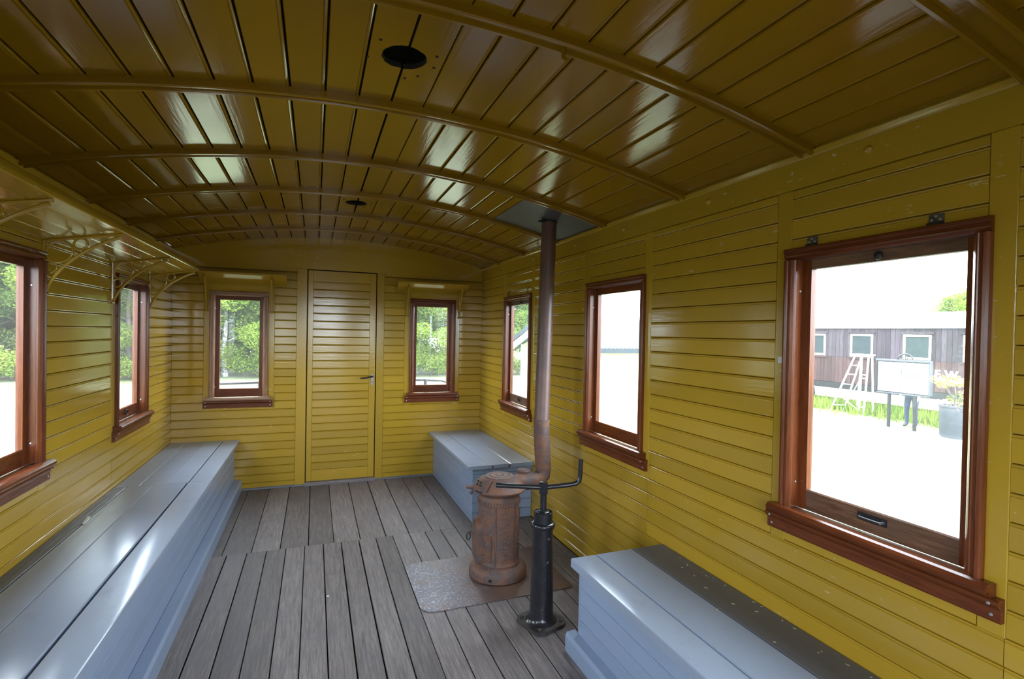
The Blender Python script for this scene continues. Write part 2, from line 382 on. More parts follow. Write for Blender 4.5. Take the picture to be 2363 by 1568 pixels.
# ================================================================ WINDOWS
def casing_poly(w):
    return [(0, .001), (0, -.016), (.004, -.021), (.010, -.022), (.014, -.019), (.016, -.016), (.022, -.016), (.024, -.018), (.028, -.017), (w-.003, -.010), (w, -.006), (w, .001)]
def window(n, label, loc, rz, c, hw, pale=False, lift=None, old=False):
    w = thing('window_%d' % n, label, 'window', loc, rz, kind='structure')
    VV, VH = (M['var_pale'], M['var_pale_h']) if pale else (M['var_v'], M['var_h'])
    SV, SH = M['var_v'], (M['sash_old'] if old else M['var_h'])
    cw = .038; zi = Z_TOP-cw; a, b = c-hw, c+hw
    def side(sg):
        pl = [((a+p[0]) if sg < 0 else (b-p[0]), p[1]) for p in casing_poly(cw)]
        build(MB().prism(pl, Z_SILL-.003, zi, 'z'), 'casing_side', VV, w)
    side(-1); side(1)
    pl = [(p[1], Z_TOP-p[0]) for p in casing_poly(cw)]
    build(MB().prism(pl, a, b, 'x'), 'casing_head', VH, w)
    ia, ib = a+cw, b-cw
    build(MB().box(ia-.012, ia, .0005, .064, Z_SILL-.003, zi), 'jamb', SV, w); build(MB().box(ib, ib+.012, .0005, .064, Z_SILL-.003, zi), 'jamb', SV, w)
    build(MB().box(ia-.012, ib+.012, .0005, .064, zi, zi+.012), 'head_jamb', SH, w)
    ss, y0, y1 = .030, .029, .052
    pa, pb, pz0, pz1 = ia+ss, ib-ss, .842, 1.572
    def st(x0, x1): build(MB().rbox(x0, x1, y0, y1, Z_SILL-.006, zi, .002), 'sash_stile', SV, w)
    st(ia, pa); st(pb, ib)
    br = build(MB().prism([(y0, Z_SILL-.006), (y1, Z_SILL-.006), (y1, pz0), (.045, pz0), (y0+.004, pz0), (y0, pz0-.004)], pa, pb, 'x'), 'sash_rail', SH, w)
    tr = build(MB().box(pa, pb, y0, y1, pz1, zi), 'sash_rail', SH, w)
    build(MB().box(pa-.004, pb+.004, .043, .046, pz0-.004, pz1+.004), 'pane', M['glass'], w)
    # sill board with rounded nose
    e = hw+.024
    nose = [(.030, Z_SILL-.008), (-.030, Z_SILL), (-.040, Z_SILL-.003), (-.046, Z_SILL-.010), (-.047, Z_SILL-.018), (-.043, Z_SILL-.026), (-.036, Z_SILL-.030), (-.024, Z_SILL-.030), (-.022, Z_SILL-.035), (.030, Z_SILL-.035)]
    build(MB().prism(nose, c-e, c+e, 'x'), 'sill', VH, w)
    e = hw+.041
    apr = [(0, .690), (-.016, .690), (-.018, .694), (-.018, .722), (-.022, .727), (-.028, .731), (-.031, .737), (-.030, .743), (-.026, .746), (0, .746)]
    ap = build(MB().prism(apr, c-e, c+e, 'x'), 'apron', M['var_h'], w)
    for sx in (-1, 1):
        for z, yy in ((.735, -.030), (.706, -.018)):
            build(MB().lathe([(.0042, 0), (.0042, .0014), (.0028, .0022)], n=10), 'screw_head', M['metal'], ap, (c+sx*(e-.018), yy, z), (math.pi/2, 0, 0))
        for z in (.86, 1.50):
            o = build(MB().lathe([(.0042, 0), (.0042, .0012), (.0028, .002)], n=10), 'screw_head', M['metal'], w,
                      (ia if sx < 0 else ib, .016, z), (0, -sx*math.pi/2, 0))
    if lift == 'bar':
        mb = MB().tube([(c-.035, y0, .818), (c-.030, y0-.012, .814), (c+.030, y0-.012, .814), (c+.035, y0, .818)], .005, 6)
        mb.box(c-.042, c+.042, y0-.003, y0, .806, .828); build(mb, 'sash_lift', M['dark_metal'], w)
        build(MB().lathe([(.006, .012), (.011, .010), (.013, .004), (.010, 0)], n=14), 'latch_knob', M['dark_metal'], tr, (c, y0, 1.587), (math.pi/2, 0, 0), smooth=True)
    if lift == 'ring':
        mb = MB().tube([(c+.018*math.cos(t*math.pi/8), y0-.008, .812+.014*math.sin(t*math.pi/8)) for t in range(17)], .0035, 6)
        mb.lathe([(.010, 0), (.010, .001)], n=10); build(mb, 'sash_lift', M['dark_metal'], w)
        build(MB().lathe([(.006, .012), (.010, .010), (.012, .004), (.009, 0)], n=14), 'latch_knob', M['dark_metal'], tr, (c, y0, 1.587), (math.pi/2, 0, 0), smooth=True)
    # daylight portal in the opening
    ld = bpy.data.lights.new('window_portal', 'AREA'); ld.shape = 'RECTANGLE'; ld.size = ib-ia; ld.size_y = zi-Z_SILL; ld.cycles.is_portal = True
    lo = bpy.data.objects.new('window_portal', ld); COL.objects.link(lo); lo.parent = w; lo.location = (c, .066, (zi+Z_SILL)/2); lo.rotation_euler = (-math.pi/2, 0, 0)
    return w
R, LF = -math.pi/2, math.pi/2
w1 = window(1, 'varnished side window partly hidden behind the rusty stove pipe', (W, 0, 0), R, WIN_S[0], HW, lift='ring', old=True)
w2 = window(2, 'varnished side window between the stove pipe and the large near window', (W, 0, 0), R, WIN_S[1], HW)
w3 = window(3, 'near side window looking out at a dark wooden railway wagon', (W, 0, 0), R, WIN_S[2], HW, lift='bar', old=True)
w4 = window(4, 'side window behind the viewer on the stove side', (W, 0, 0), R, WIN_S[3], HW)
w5 = window(5, 'side window under the far bracket of the long luggage shelf', (0, -L, 0), LF, L-WIN_S[0], HW, lift='ring')
w6 = window(6, 'side window at the photo\'s left edge above the long blue bench', (0, -L, 0), LF, L-WIN_S[1], HW)
w7 = window(7, 'side window above the long bench just outside the left edge', (0, -L, 0), LF, L-WIN_S[2], HW)
w8 = window(8, 'side window behind the viewer above the long bench', (0, -L, 0), LF, L-WIN_S[3], HW)
w9 = window(9, 'faded varnished window in the end wall nearest the long bench', (0, 0, 0), 0, CE[0], HE, pale=True)
w10 = window(10, 'dark red varnished window in the end wall above the short bench', (0, 0, 0), 0, CE[1], HE)
w11 = window(11, 'window in the end wall behind the viewer, stove side', (W, -L, 0), math.pi, CE[0], HE)
w12 = window(12, 'window in the end wall behind the viewer, long bench side', (W, -L, 0), math.pi, CE[1], HE)
# small plates and hooks above the varnished windows of the stove side
for s in (3.525, 3.88):
    hgn = build(MB().rbox(s-.017, s+.017, -.004, 0, 1.643, 1.672, .003), 'hinge_plate', M['black_worn'], w3)
    build(MB().tube([(s-.018, -.008, 1.645), (s+.018, -.008, 1.645)], .005, 8), 'hinge_barrel', M['dark_metal'], hgn)
    for dx, dz in ((-.010, 1.656), (.010, 1.656), (0, 1.665)):
        build(MB().lathe([(.0035, 0), (.0035, .0015)], n=8), 'screw_head', M['metal'], hgn, (s+dx, -.004, dz), (math.pi/2, 0, 0))
for s in (.77, 1.17):
    build(MB().tube([(s, 0, 1.685), (s, -.012, 1.685), (s, -.014, 1.66), (s, -.012, 1.64)], .003, 6), 'hook', M['dark_metal'], w1)

# ================================================================ CEILING
n = 40
def arch_slab(y0, y1, off, th, mat, name):
    poly = [(-.09+(W+.18)*i/n, zc(-.09+(W+.18)*i/n)+off) for i in range(n+1)]
    poly += [(x, z+th) for x, z in reversed(poly)]
    return build(MB().prism(poly, y0, y1, 'y'), name, mat)
ceiling = tag(arch_slab(-L-.14, .14, .10, .03, M['dark'], 'ceiling'), 'arched ochre plank ceiling with curved ribs', 'ceiling', kind='structure')
PC = .1068; X0 = 1.2885
k = -13
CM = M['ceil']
HOLES = [(1.283, -3.225), (1.281, -1.405)]
while True:
    xa, xb = X0+k*PC, X0+(k+1)*PC; k += 1
    if xb < .01: continue
    if xa > W-.01: break
    xa2, xb2 = max(xa, .004), min(xb, W-.004); xm = (xa2+xb2)/2; hw_ = (xb2-xa2)/2
    slope = math.atan(-(xm-XC)/RA)
    # local frame: x = length along -Y, y = across, z = down
    g = .0020
    if abs(xa-X0) < .02 or abs(xb-X0) < .02:
        lowx = abs(xb-X0) < .02      # plank left of the central seam: notch on its right edge
        sgn = 1 if lowx else -1
        edge = []
        yy0, yy1 = 0.0, L
        edge.append((yy0, sgn*(hw_-g)))
        for hx, hy in sorted(HOLES, key=lambda h: -h[1]):
            c0 = hx-xm
            for i in range(15):
                t = math.pi*i/14; rj = .064*(1+.03*random.uniform(-1, 1))
                py = c0-sgn*math.sin(t)*rj
                if sgn*py > hw_-g: py = sgn*(hw_-g)
                edge.append((-hy-math.cos(t)*rj, py))
        edge.append((yy1, sgn*(hw_-g)))
        poly = edge + [(yy1, -sgn*(hw_-g)), (yy0, -sgn*(hw_-g))]
        mb = MB().prism(poly, 0, .016, 'z')
    else:
        pf = [(-hw_+g, .016), (-hw_+g, .004), (-hw_+.004, 0), (hw_-.0135, 0), (hw_-.0120, .0022), (hw_-.0105, .0010), (hw_-.007, .0002), (hw_-.0040, .0016), (hw_-g, .006), (hw_-g, .016)]
        mb = MB().prism(pf, 0, L, 'x')
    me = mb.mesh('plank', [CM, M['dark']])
    if abs(xa-X0) < .02 or abs(xb-X0) < .02:
        for p_ in me.polygons:
            p_.material_index = 1 if abs(p_.normal.z) < .5 and any((p_.center.x+hy)**2 + (p_.center.y+xm-hx)**2 < .0047 for hx, hy in HOLES) else 0
    o = link('plank', me, ceiling)
    # basis: x -> -Y world, z -> up normal, y -> across
    nx = Vector((-math.sin(slope + random.uniform(-.012, .012)), 0, 0)); nx.z = math.sqrt(1-nx.x**2)
    up = Vector((-math.sin(slope), 0, math.cos(slope))); tilt = random.uniform(-.010, .010)
    ac = Vector((math.cos(slope+tilt), 0, math.sin(slope+tilt))); up = Vector((-math.sin(slope+tilt), 0, math.cos(slope+tilt)))
    m4 = Matrix((Vector((0, -1, 0)), ac, up)).transposed().to_4x4()
    m4.translation = Vector((xm, 0, zc(xm)))
    o.matrix_world = m4
# curved ribs: a flat bar with two raised rails
RIBS = [.51, 1.085, 1.652, 2.252, 2.893, 3.503, 4.085, 4.66, 5.22, 5.70]
for i, s in enumerate(RIBS):
    wd = .052 if i != 6 else .075
    prof = [(-wd/2, .004), (-wd/2, -.019), (-wd/2+.004, -.022), (-wd/2+.012, -.022), (-wd/2+.015, -.012), (wd/2-.015, -.012), (wd/2-.012, -.022), (wd/2-.004, -.022), (wd/2, -.019), (wd/2, .004)]
    if i == 6: prof = [(y, z*1.5) for y, z in prof]
    vs = []; fs = []; q = len(prof); nn = 44
    for a in range(nn+1):
        x = .003+(W-.006)*a/nn; sl = math.atan(-(x-XC)/RA)
        for (y, z) in prof: vs.append((x-math.sin(sl)*z, -s+y, zc(x)+math.cos(sl)*z))
    for a in range(nn):
        for b in range(q): fs.append((a*q+b, a*q+(b+1) % q, (a+1)*q+(b+1) % q, (a+1)*q+b))
    fs += [tuple(range(q-1, -1, -1)), tuple(nn*q+b for b in range(q))]
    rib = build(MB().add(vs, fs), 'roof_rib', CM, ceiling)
    for xx in (.42, .95, 1.55, 2.1):
        build(MB().lathe([(.005, -.004), (.0045, 0), (.002, .001)], n=8), 'bolt_head', CM, rib, (xx, -s, zc(xx)-.013), (math.pi, 0, 0))
    if i == 5: build(MB().tube([(1.655, -s, zc(1.655)-.012), (1.655, -s, zc(1.655)-.045), (1.662, -s-.008, zc(1.66)-.052)], .006, 8), 'hook', CM, rib, smooth=True)
# small screw holes around the lamp openings
for hx, hy in HOLES:
    for dx, dy in ((-.10, .03), (.085, -.045), (.09, .02), (.055, .09), (-.075, -.07), (.02, .12)):
        x = hx+dx; build(MB().lathe([(.0045, -.0004), (.0045, .0012)], n=10), 'screw_hole', M['dark'], ceiling, (x, hy+dy, zc(x)-.0012))

# ================================================================ FLOOR
floor = tag(build(MB().box(-.08, W+.08, -L-.08, .08, -.10, -.031), 'floor', M['dark']), 'worn grey wooden plank floor', 'floor', kind='structure')
FM = M['floor']
def fplank(x0, x1, ya, yb):
    g = random.uniform(.0016, .0042); c = .0022; w_ = (x1-x0)/2-g; ln = abs(yb-ya)-.002
    mb = MB().prism([(-w_, -.03), (-w_, -c), (-w_+c, 0), (w_-c, 0), (w_, -c), (w_, -.03)], 0, ln, 'x')
    o = build(mb, 'plank', FM, floor, ((x0+x1)/2, ya-.001, random.uniform(-.0012, 0)), (0, random.uniform(-.0006, .0006), -math.pi/2))
far = [0, .08, .24, .398, .556, .713, .87, 1.032, 1.182, 1.342, 1.505, 1.655, 1.813, 1.972, 2.13, 2.29, 2.45, W]
for a, b in zip(far[:-1], far[1:]): fplank(a, b, 0, -1.332)
near = [0.0, .05] + [.05+.1068*i for i in range(1, 24)]
near = [x for x in near if x < W-.03] + [W]
for i, (a, b) in enumerate(zip(near[:-1], near[1:])):
    cut = {8: 3.9, 5: 3.35, 13: 4.4, 17: 3.0}.get(i)
    if cut: fplank(a, b, -1.332, -cut); fplank(a, b, -cut, -L)
    else: fplank(a, b, -1.332, -L)

# ================================================================ BENCHES
BL, BT, BW = M['blue'], M['blue_top'], M['blue_worn']
def lid_board(parent, x0, x1, ya, yb, z0, z1, mat, nose_l=False, nose_r=False, name='seat_board', wig=0):
    c = .003; h = z1-z0
    def edge(x, sg, nose):
        if nose: return [(x-sg*h*.45, z0), (x-sg*.004, z0+h*.12), (x, z0+h*.35), (x, z0+h*.62), (x-sg*.004, z0+h*.88), (x-sg*h*.45, z1)]
        return [(x, z0), (x, z1-c), (x-sg*c, z1)]
    poly = edge(x1, 1, nose_r) + list(reversed(edge(x0, -1, nose_l)))
    # local frame: x = length along -Y
    mb = MB().prism([(-(p[0]-(x0+x1)/2), p[1]) for p in poly], 0, abs(yb-ya), 'x')
    return build(mb, name, mat, parent, ((x0+x1)/2, ya, random.uniform(-.0008, .0004)), (random.uniform(-.003, .003), 0, -math.pi/2), smooth=35)
def front_boards(parent, x, ya, yb, z0, z1, face, name='front_board'):
    """face=+1: front looks towards +X, face=-1: towards -X"""
    z = z0
    while z < z1-.005:
        t = min(z1, z+PITCH_B); me = board_mesh(abs(yb-ya), t-z, BL)
        if face > 0: o = link(name, me, parent, (x, yb, z), (random.uniform(-.004, .004), 0, math.pi/2))
        else: o = link(name, me, parent, (x, ya, z), (random.uniform(-.004, .004), 0, -math.pi/2))
        z = t
def end_boards(parent, x0, x1, y, z0, z1):
    z = z0
    while z < z1-.005:
        t = min(z1, z+PITCH_B); link('end_board', board_mesh(x1-x0, t-z, BL), parent, (x0, y, z), (0, 0, 0)); z = t
def plinth(parent, poly, ya, yb, name='plinth_board'):
    build(MB().prism(poly, yb, ya, 'y'), name, BL, parent)
# long bench on the shelf side
lb = thing('storage_bench', 'long grey-blue painted storage bench running along the wall under the luggage shelf', 'bench', (0, 0, 0))
zt, zb = .424, .398; YE = -5.95
for a, b, nr in ((.002, .120, False), (.121, .243, False), (.244, .364, False), (.365, .484, True)):
    lid_board(lb, a, b, -.004, -1.225, zb, zt, BT, nose_r=nr)
for a, b, nr, mt in ((.002, .060, False, BW), (.0625, .190, False, BT), (.191, .357, False, BT), (.3635, .484, True, BT)):
    lid_board(lb, a, b, -1.229, YE, zb, zt, mt, nose_r=nr)
front_boards(lb, .452, -.006, YE, .092, zb, 1)
plinth(lb, [(.452, 0), (.506, 0), (.506, .075), (.498, .092), (.4525, .094)], -.008, YE)
build(MB().box(.01, .436, YE, -.02, .02, .396), 'carcass', M['dark'], lb)
# short bench in the far corner
sb = thing('storage_bench', 'short grey-blue storage bench in the corner behind the stove', 'bench', (0, 0, 0))
z1, z0 = .408, .383; YB = -1.315
for a, b, nl in ((2.058, 2.205, True), (2.206, 2.372, False), (2.373, W-.003, False)):
    lid_board(sb, a, b, -.004, YB, z0, z1, BT, nose_l=nl)
front_boards(sb, 2.100, -.006, -1.268, 0, z0, -1); end_boards(sb, 2.100, W-.003, -1.283, 0, z0)
build(MB().box(2.118, W-.01, -1.262, -.02, .01, z0-.002), 'carcass', M['dark'], sb)
for x in (2.235, 2.36): build(MB().tube([(x, YB-.002, .402), (x+.004, YB-.004, .395), (x-.004, YB-.004, .385)], .004, 6), 'hinge_stub', M['dark_metal'], sb)
# near bench on the stove side
nb = thing('storage_bench', 'grey-blue storage bench below the large near window, beside the handbrake column', 'bench', (0, 0, 0))
z1, z0 = .392, .358; YN = -2.808
for a, b, nl, mt in ((2.077, 2.205, True, BT), (2.2065, 2.383, False, BT), (2.385, W-.003, False, BW)):
    lid_board(nb, a, b, YN, YE, z0, z1, mt, nose_l=nl)
build(MB().prism([(YN-.001, z0+.002), (YN+.010, z0+.006), (YN+.014, z0+.017), (YN+.010, z0+.028), (YN-.001, z1-.002)], 2.085, W-.004, 'x'), 'end_nosing', BT, nb, smooth=50)
front_boards(nb, 2.108, -2.842, YE, .072, z0, -1)
build(MB().box(2.108, W-.004, -2.842, -2.828, 0, z0), 'end_panel', BL, nb)
plinth(nb, [(2.108, 0), (2.062, 0), (2.062, .062), (2.070, .077), (2.1075, .079)], -2.80, YE)
build(MB().box(2.126, W-.01, YE, -2.846, .01, z0-.002), 'carcass', M['dark'], nb)

# ================================================================ LUGGAGE SHELVES
def bracket(parent, depth, rise, zw, zf, frame):
    """frame(u, z) -> point in parent space; u outward from the wall"""
    mb = MB(); ft = zw-zf
    P = lambda u, w_, e=0: frame(u, zw + rise*u/depth - w_, e)
    tip = depth-.012
    mb.tube([P(.004, .004), P(tip*.5, .004), P(tip, .004)], .0065, 6)
    mb.tube([P(.004, .0), P(.004, ft*.5), P(.004, ft)], .0065, 6)
    arc = []
    for i in range(13):
        t = i/12; q0 = (.006, ft*.97); q1 = (.020, ft*.30); q2 = (tip-.01, .014)
        arc.append(P((1-t)**2*q0[0]+2*t*(1-t)*(q1[0]+.045)+t*t*q2[0], (1-t)**2*q0[1]+2*t*(1-t)*q1[1]+t*t*q2[1]))
    mb.tube(arc, [.009]+[.0072]*11+[.009], 8)
    return mb, P
def rings(P, k=1.0):
    out = []
    for cu, cw_, r in ((.056*k, .056, .046*k), (.128*k, .030, .024*k), (.026*k, .118, .022*k)):
        out.append([P(cu+r*math.cos(2*math.pi*i/20), cw_+r*math.sin(2*math.pi*i/20)) for i in range(21)])
    return out
def make_bracket(parent, depth, rise, zw, zf, frame):
    mb, P = bracket(parent, depth, rise, zw, zf, frame)
    br = build(mb, 'bracket', YM, parent, smooth=True)
    for r in rings(P, depth/.29):
        build(MB().tube(r, .0048, 6), 'scroll_ring', YM, br, smooth=True)
    ft = MB().tube([P(.004, zw-zf-.004, -.018), P(.004, zw-zf-.004, .018)], .008, 8)
    build(ft, 'foot_plate', YM, br, smooth=True)
    for e in (-.011, .011): build(MB().tube([P(.011, zw-zf-.004, e), P(.014, zw-zf-.004, e)], .0035, 8), 'screw_head', M['dark_metal'], br)
def shelf_boards(parent, x0, x1, depth, rise, zw, th, cuts):
    for a, b in zip(cuts[:-1], cuts[1:]):
        za, zb_ = zw+rise*a/depth, zw+rise*b/depth
        g = .0014; c = .0025
        poly = [(-a-g-c, za+rise*c/depth), (-b+g+c, zb_-rise*c/depth), (-b+g, zb_+c), (-b+g, zb_+th), (-a-g, za+th), (-a-g, za+c)]
        mb = MB().prism(poly, x0, x1, 'x'); build(mb, 'shelf_board', YM, parent)
# local frame of every shelf: x along wall, -y into the room
ls = thing('luggage_shelf', 'long ochre luggage shelf on scrolled brackets above the long bench', 'shelf', (0, -L, 0), LF)
D, RS, ZW = .287, .050, 1.692
shelf_boards(ls, .05, L-.55, D, RS, ZW, .016, [.002, .072, .143, .215, D])
sx0, sx1 = .05, L-.55
for s in (.60, 1.285, 2.055, 2.69, 3.42, 4.15, 4.9):
    make_bracket(ls, D, RS, ZW, 1.468, lambda u, z, e=0, s=s: (L-s+e, -u, z))
for nm, xa, xb, brs, lab in (('l', .200, .830, (.238, .716), 'short ochre shelf above the faded window next to the long bench'),
                             ('r', 1.735, 2.385, (1.833, 2.330), 'short ochre shelf above the dark red end window over the short bench')):
    es = thing('luggage_shelf', lab, 'shelf', (0, 0, 0), 0)
    D2, R2 = .142, .070
    shelf_boards(es, xa, xb, D2, R2, 1.698, .016, [.002, .088, D2])
    for x in brs: make_bracket(es, D2, R2, 1.698, 1.472, lambda u, z, e=0, x=x: (x+e, -u, z))

# ================================================================ STOVE
SX, SY = 2.022, -2.053
# hearth plate
pl = []
for (cx_, cy_, a0) in ((1.545+.05, -1.79-.05, 90), (1.545+.07, -2.335+.07, 180), (2.345-.02, -2.335+.02, 270), (2.345-.02, -1.79-.02, 0)):
    rad = abs(cx_-1.545) if cx_ < 2 else .02
    for i in range(6):
        t = math.radians(a0+90*i/5); pl.append((cx_+rad*math.cos(t), cy_+rad*math.sin(t)))
hp_ = MB().prism([(x-1.545, y+2.06) for x, y in pl], 0, .004, 'z')
hearth = tag(build(hp_, 'hearth_plate', M['hearth'], None, (1.545, -2.06, .0005)), 'rounded rusty sheet-metal hearth plate under the stove', 'plate')
HZ = .0045
stove = thing('heating_stove', 'small rusty cast-iron cylinder stove on the hearth plate', 'stove', (SX, SY, HZ))
RU = M['rust']
build(MB().lathe([(.150, 0), (.160, .006), (.160, .034), (.154, .048), (.140, .060), (.122, .068), (.122, .074)], n=40), 'base_ring', RU, stove, smooth=40)
body = build(MB().lathe([(.116, .070), (.119, .074), (.119, .080), (.115, .084), (.113, .10), (.113, .395), (.116, .398), (.116, .428), (.113, .432), (.112, .446), (.124, .462), (.138, .470)], n=48), 'stove_body', RU, stove, smooth=40)
top = build(MB().lathe([(.138, .468), (.149, .472), (.152, .480), (.149, .486), (.138, .492), (.126, .512), (.106, .530), (.085, .540), (.078, .542)], n=48), 'stove_cap', RU, stove, smooth=40)
build(MB().lathe([(.080, .539), (.078, .545), (.060, .547), (.058, .544), (.054, .544), (.052, .547), (.024, .548), (.022, .545), (.018, .545), (.016, .549), (.0001, .549)], n=36, cap=False), 'lid_plate', RU, top, smooth=30)
cdir = math.atan2(CAM.y-SY, CAM.x-SX)      # direction to the camera
def pol(r, a, z): return (r*math.cos(a), r*math.sin(a), z)
# slot and holes in the cap, a gap line, hinge lug
for a, z, r in ((cdir-1.15, .508, .130), (cdir-1.0, .520, .119), (cdir-.9, .508, .130), (cdir-1.3, .520, .119)):
    build(MB().tube([pol(r-.004, a, z-.002), pol(r+.0035, a, z+.0025)], .0055, 8), 'vent_hole', M['dark'], top)
build(MB().tube([pol(.147, cdir-.45, .489), pol(.134, cdir-.43, .504), pol(.118, cdir-.40, .522), pol(.098, cdir-.36, .536)], .0022, 6), 'lid_seam', M['dark'], top)
build(MB().tube([pol(.150, cdir-.98, .483), pol(.1525, cdir-.82, .483), pol(.1525, cdir-.66, .483)], .004, 6), 'air_slot', M['dark'], top)
a = cdir-1.42
build(MB().tube([pol(.14, a, .478), pol(.172, a, .486), pol(.182, a, .488)], [.010, .011, .012], 8).tube([pol(.150, a+.12, .470), pol(.165, a+.12, .452)], .009, 8), 'hinge_lug', RU, top, smooth=True)
# decorative upright ribs and collar ornament
for da in (-.14, .95, 2.2, 3.6):
    a = cdir+da; build(MB().tube([pol(.1145, a, .080), pol(.1145, a, .396)], .0042, 6), 'body_rib', RU, body)
mb = MB()
for i in range(44):
    a = 2*math.pi*i/44
    mb.tube([pol(.1165, a, .402), pol(.1165, a, .424)], .0034, 4)
build(mb, 'collar_ornament', RU, body)['kind'] = 'stuff'
# flower relief cast into the body: vines of small knobs
mb = MB(); rg = random.Random(3)
def knob(a, z, r): mb.add([pol(.1125, a-r/.113, z), pol(.1125, a, z-r), pol(.1125, a+r/.113, z), pol(.1125, a, z+r), pol(.1125+r*1.0, a, z)], [(0,1,4), (1,2,4), (2,3,4), (3,0,4)])
for panel in (.35, 1.58, 2.9, -.95):
    for i in range(16):
        z = .10+.27*i/15; a = cdir+panel+.22*math.sin(i*1.1)
        knob(a, z, .0065)
        for kk in range(4): knob(a+rg.uniform(-.26, .26), z+rg.uniform(-.012, .012), rg.uniform(.004, .008))
    for z in (.15, .24, .34):
        ca = cdir+panel+rg.uniform(-.12, .12)
        for kk in range(6): knob(ca+.011/.113*math.cos(kk*1.047), z+.011*math.sin(kk*1.047), .0062)
        knob(ca, z, .007)
build(mb, 'flower_relief', RU, body, smooth=80)['kind'] = 'stuff'
# fire door box on the side facing the long bench
da = cdir-1.38; rot = (0, 0, da)
fd = MB()
arch = [(-.058, .088), (.058, .088), (.058, .262)] + [(.058*math.cos(t*math.pi/10), .262+.058*math.sin(t*math.pi/10)) for t in range(1, 10)] + [(-.058, .262)]
fbox = build(fd.prism(arch, .090, .134, 'x'), 'fire_door_box', RU, stove, (0, 0, 0), rot)
mb = MB().prism([(-.050, .10), (.050, .10), (.050, .258)] + [(.050*math.cos(t*math.pi/10), .258+.050*math.sin(t*math.pi/10)) for t in range(1, 10)] + [(-.050, .258)], .134, .140, 'x')
fdoor = build(mb, 'fire_door', RU, fbox)
for z in (.12, .125+.08, .245): build(MB().tube([(.1395, -.03, z), (.1395, .03, z)], .004, 6), 'door_moulding', RU, fdoor)
build(MB().tube([(.138, -.010, .232), (.150, -.012, .236), (.160, -.014, .230)], .0045, 6), 'latch_pin', M['dark_metal'], fbox)
build(MB().tube([(.166+.010*math.cos(i*math.pi/8), -.014, .209+.020*math.sin(i*math.pi/8)) for i in range(17)], .0038, 6), 'ring_handle', M['dark_metal'], fbox, smooth=True)
# hinge frame on the body beside the door
dh = cdir-.66; fr = MB()
for z in (.105, .128, .222, .238): fr.tube([pol(.1165, dh-.30, z), pol(.1175, dh, z), pol(.1165, dh+.30, z)], .0045, 6)
for aa in (-.30, .30): fr.tube([pol(.1165, dh+aa, .105), pol(.1165, dh+aa, .238)], .0045, 6)
build(fr, 'hinge_frame', RU, body)
build(MB().tube([pol(.1560, cdir-.25, .026), pol(.1615, cdir-.25, .026)], .009, 8), 'ash_hole', M['dark'], stove)
# flue outlet and pipe
PX, PY = 2.296, -2.005
dirp = math.atan2(PY-SY, PX-SX)
build(MB().lathe([(.024, 0), (.036, .003), (.038, .016), (.034, .022), (.020, .026), (.0001, .027)], n=18, cap=False), 'flue_damper', RU, stove, pol(.172, dirp+.12, .530), (0, 0, 0), smooth=40)
build(MB().tube([pol(.08, dirp, .490), pol(.13, dirp, .490), pol(.165, dirp, .488), pol(.19, dirp, .488)], [.044, .046, .048, .050], 18), 'flue_collar', RU, stove, smooth=40)
flue = thing('stove_pipe', 'tall brown rusty flue pipe rising from the stove to the ceiling plate', 'pipe', (PX, PY, 0))
ux, uy = math.cos(dirp), math.sin(dirp)
PM = M['pipe']
Pp = lambda t, z: (ux*t, uy*t, z)
build(MB().tube([Pp(-.087, HZ+.488), Pp(-.05, HZ+.488), Pp(-.018, HZ+.490), Pp(.013, HZ+.512), Pp(.016, HZ+.550)], [.0445, .0445, .0455, .0455, .0455], 20), 'elbow', RU, flue, smooth=30)
build(MB().tube([(.016*ux, .016*uy, .55), (.012, 0, .60), (.0, 0, .74), (-.002, .0, .84)], [.0465, .0465, .0465, .0465], 20), 'lower_pipe', RU, flue, smooth=30)
build(MB().tube([(-.002, 0, .835), (.002, .005, .90), (.022, .022, 1.52), (.040, .036, zc(2.336)-.004)], .0440, 20), 'upper_pipe', PM, flue, smooth=30)
build(MB().tube([(-.002, 0, .832), (-.001, 0, .845)], .0485, 20), 'pipe_joint', RU, flue, smooth=30)
build(MB().tube([Pp(-.024, HZ+.488), Pp(-.018, HZ+.489)], .0475, 20), 'elbow_seam', RU, flue)
build(MB().tube([Pp(.016, HZ+.552), Pp(.016, HZ+.558)], .0485, 20), 'elbow_seam', RU, flue)
tx, ty = PX+.040, PY+.036
fc = MB()
fc.tube([(.040, .036, zc(tx)-.014), (.040, .036, zc(tx)-.002)], .049, 18)
build(fc, 'pipe_collar', M['dark_metal'], flue)
for e in (-1, 1): build(MB().box(.040+e*.046, .040+e*.066, .028, .044, zc(tx)-.012, zc(tx)-.002), 'collar_lug', M['dark_metal'], flue)
# grey sheet screwed to the ceiling round the pipe
vs = []; fs = []; nx_ = 12
for i in range(nx_+1):
    x = 2.085+(W-.012-2.085)*i/nx_; sl = math.atan(-(x-XC)/RA)
    for y in (-2.222, -1.681):
        for o_ in (-.0035, -.0015): vs.append((x-math.sin(sl)*o_, y, zc(x)+o_*math.cos(sl)-.0005))
for i in range(nx_):
    a, b = i*4, i*4+4
    fs += [(a, a+2, b+2, b), (a+1, b+1, b+3, a+3), (a, b, b+1, a+1), (a+2, a+3, b+3, b+2)]
fs += [(0, 1, 3, 2), (nx_*4, nx_*4+2, nx_*4+3, nx_*4+1)]
cp = tag(build(MB().add(vs, fs), 'flue_plate', M['plate_grey']), 'dark grey metal sheet on the ceiling around the flue pipe', 'plate')

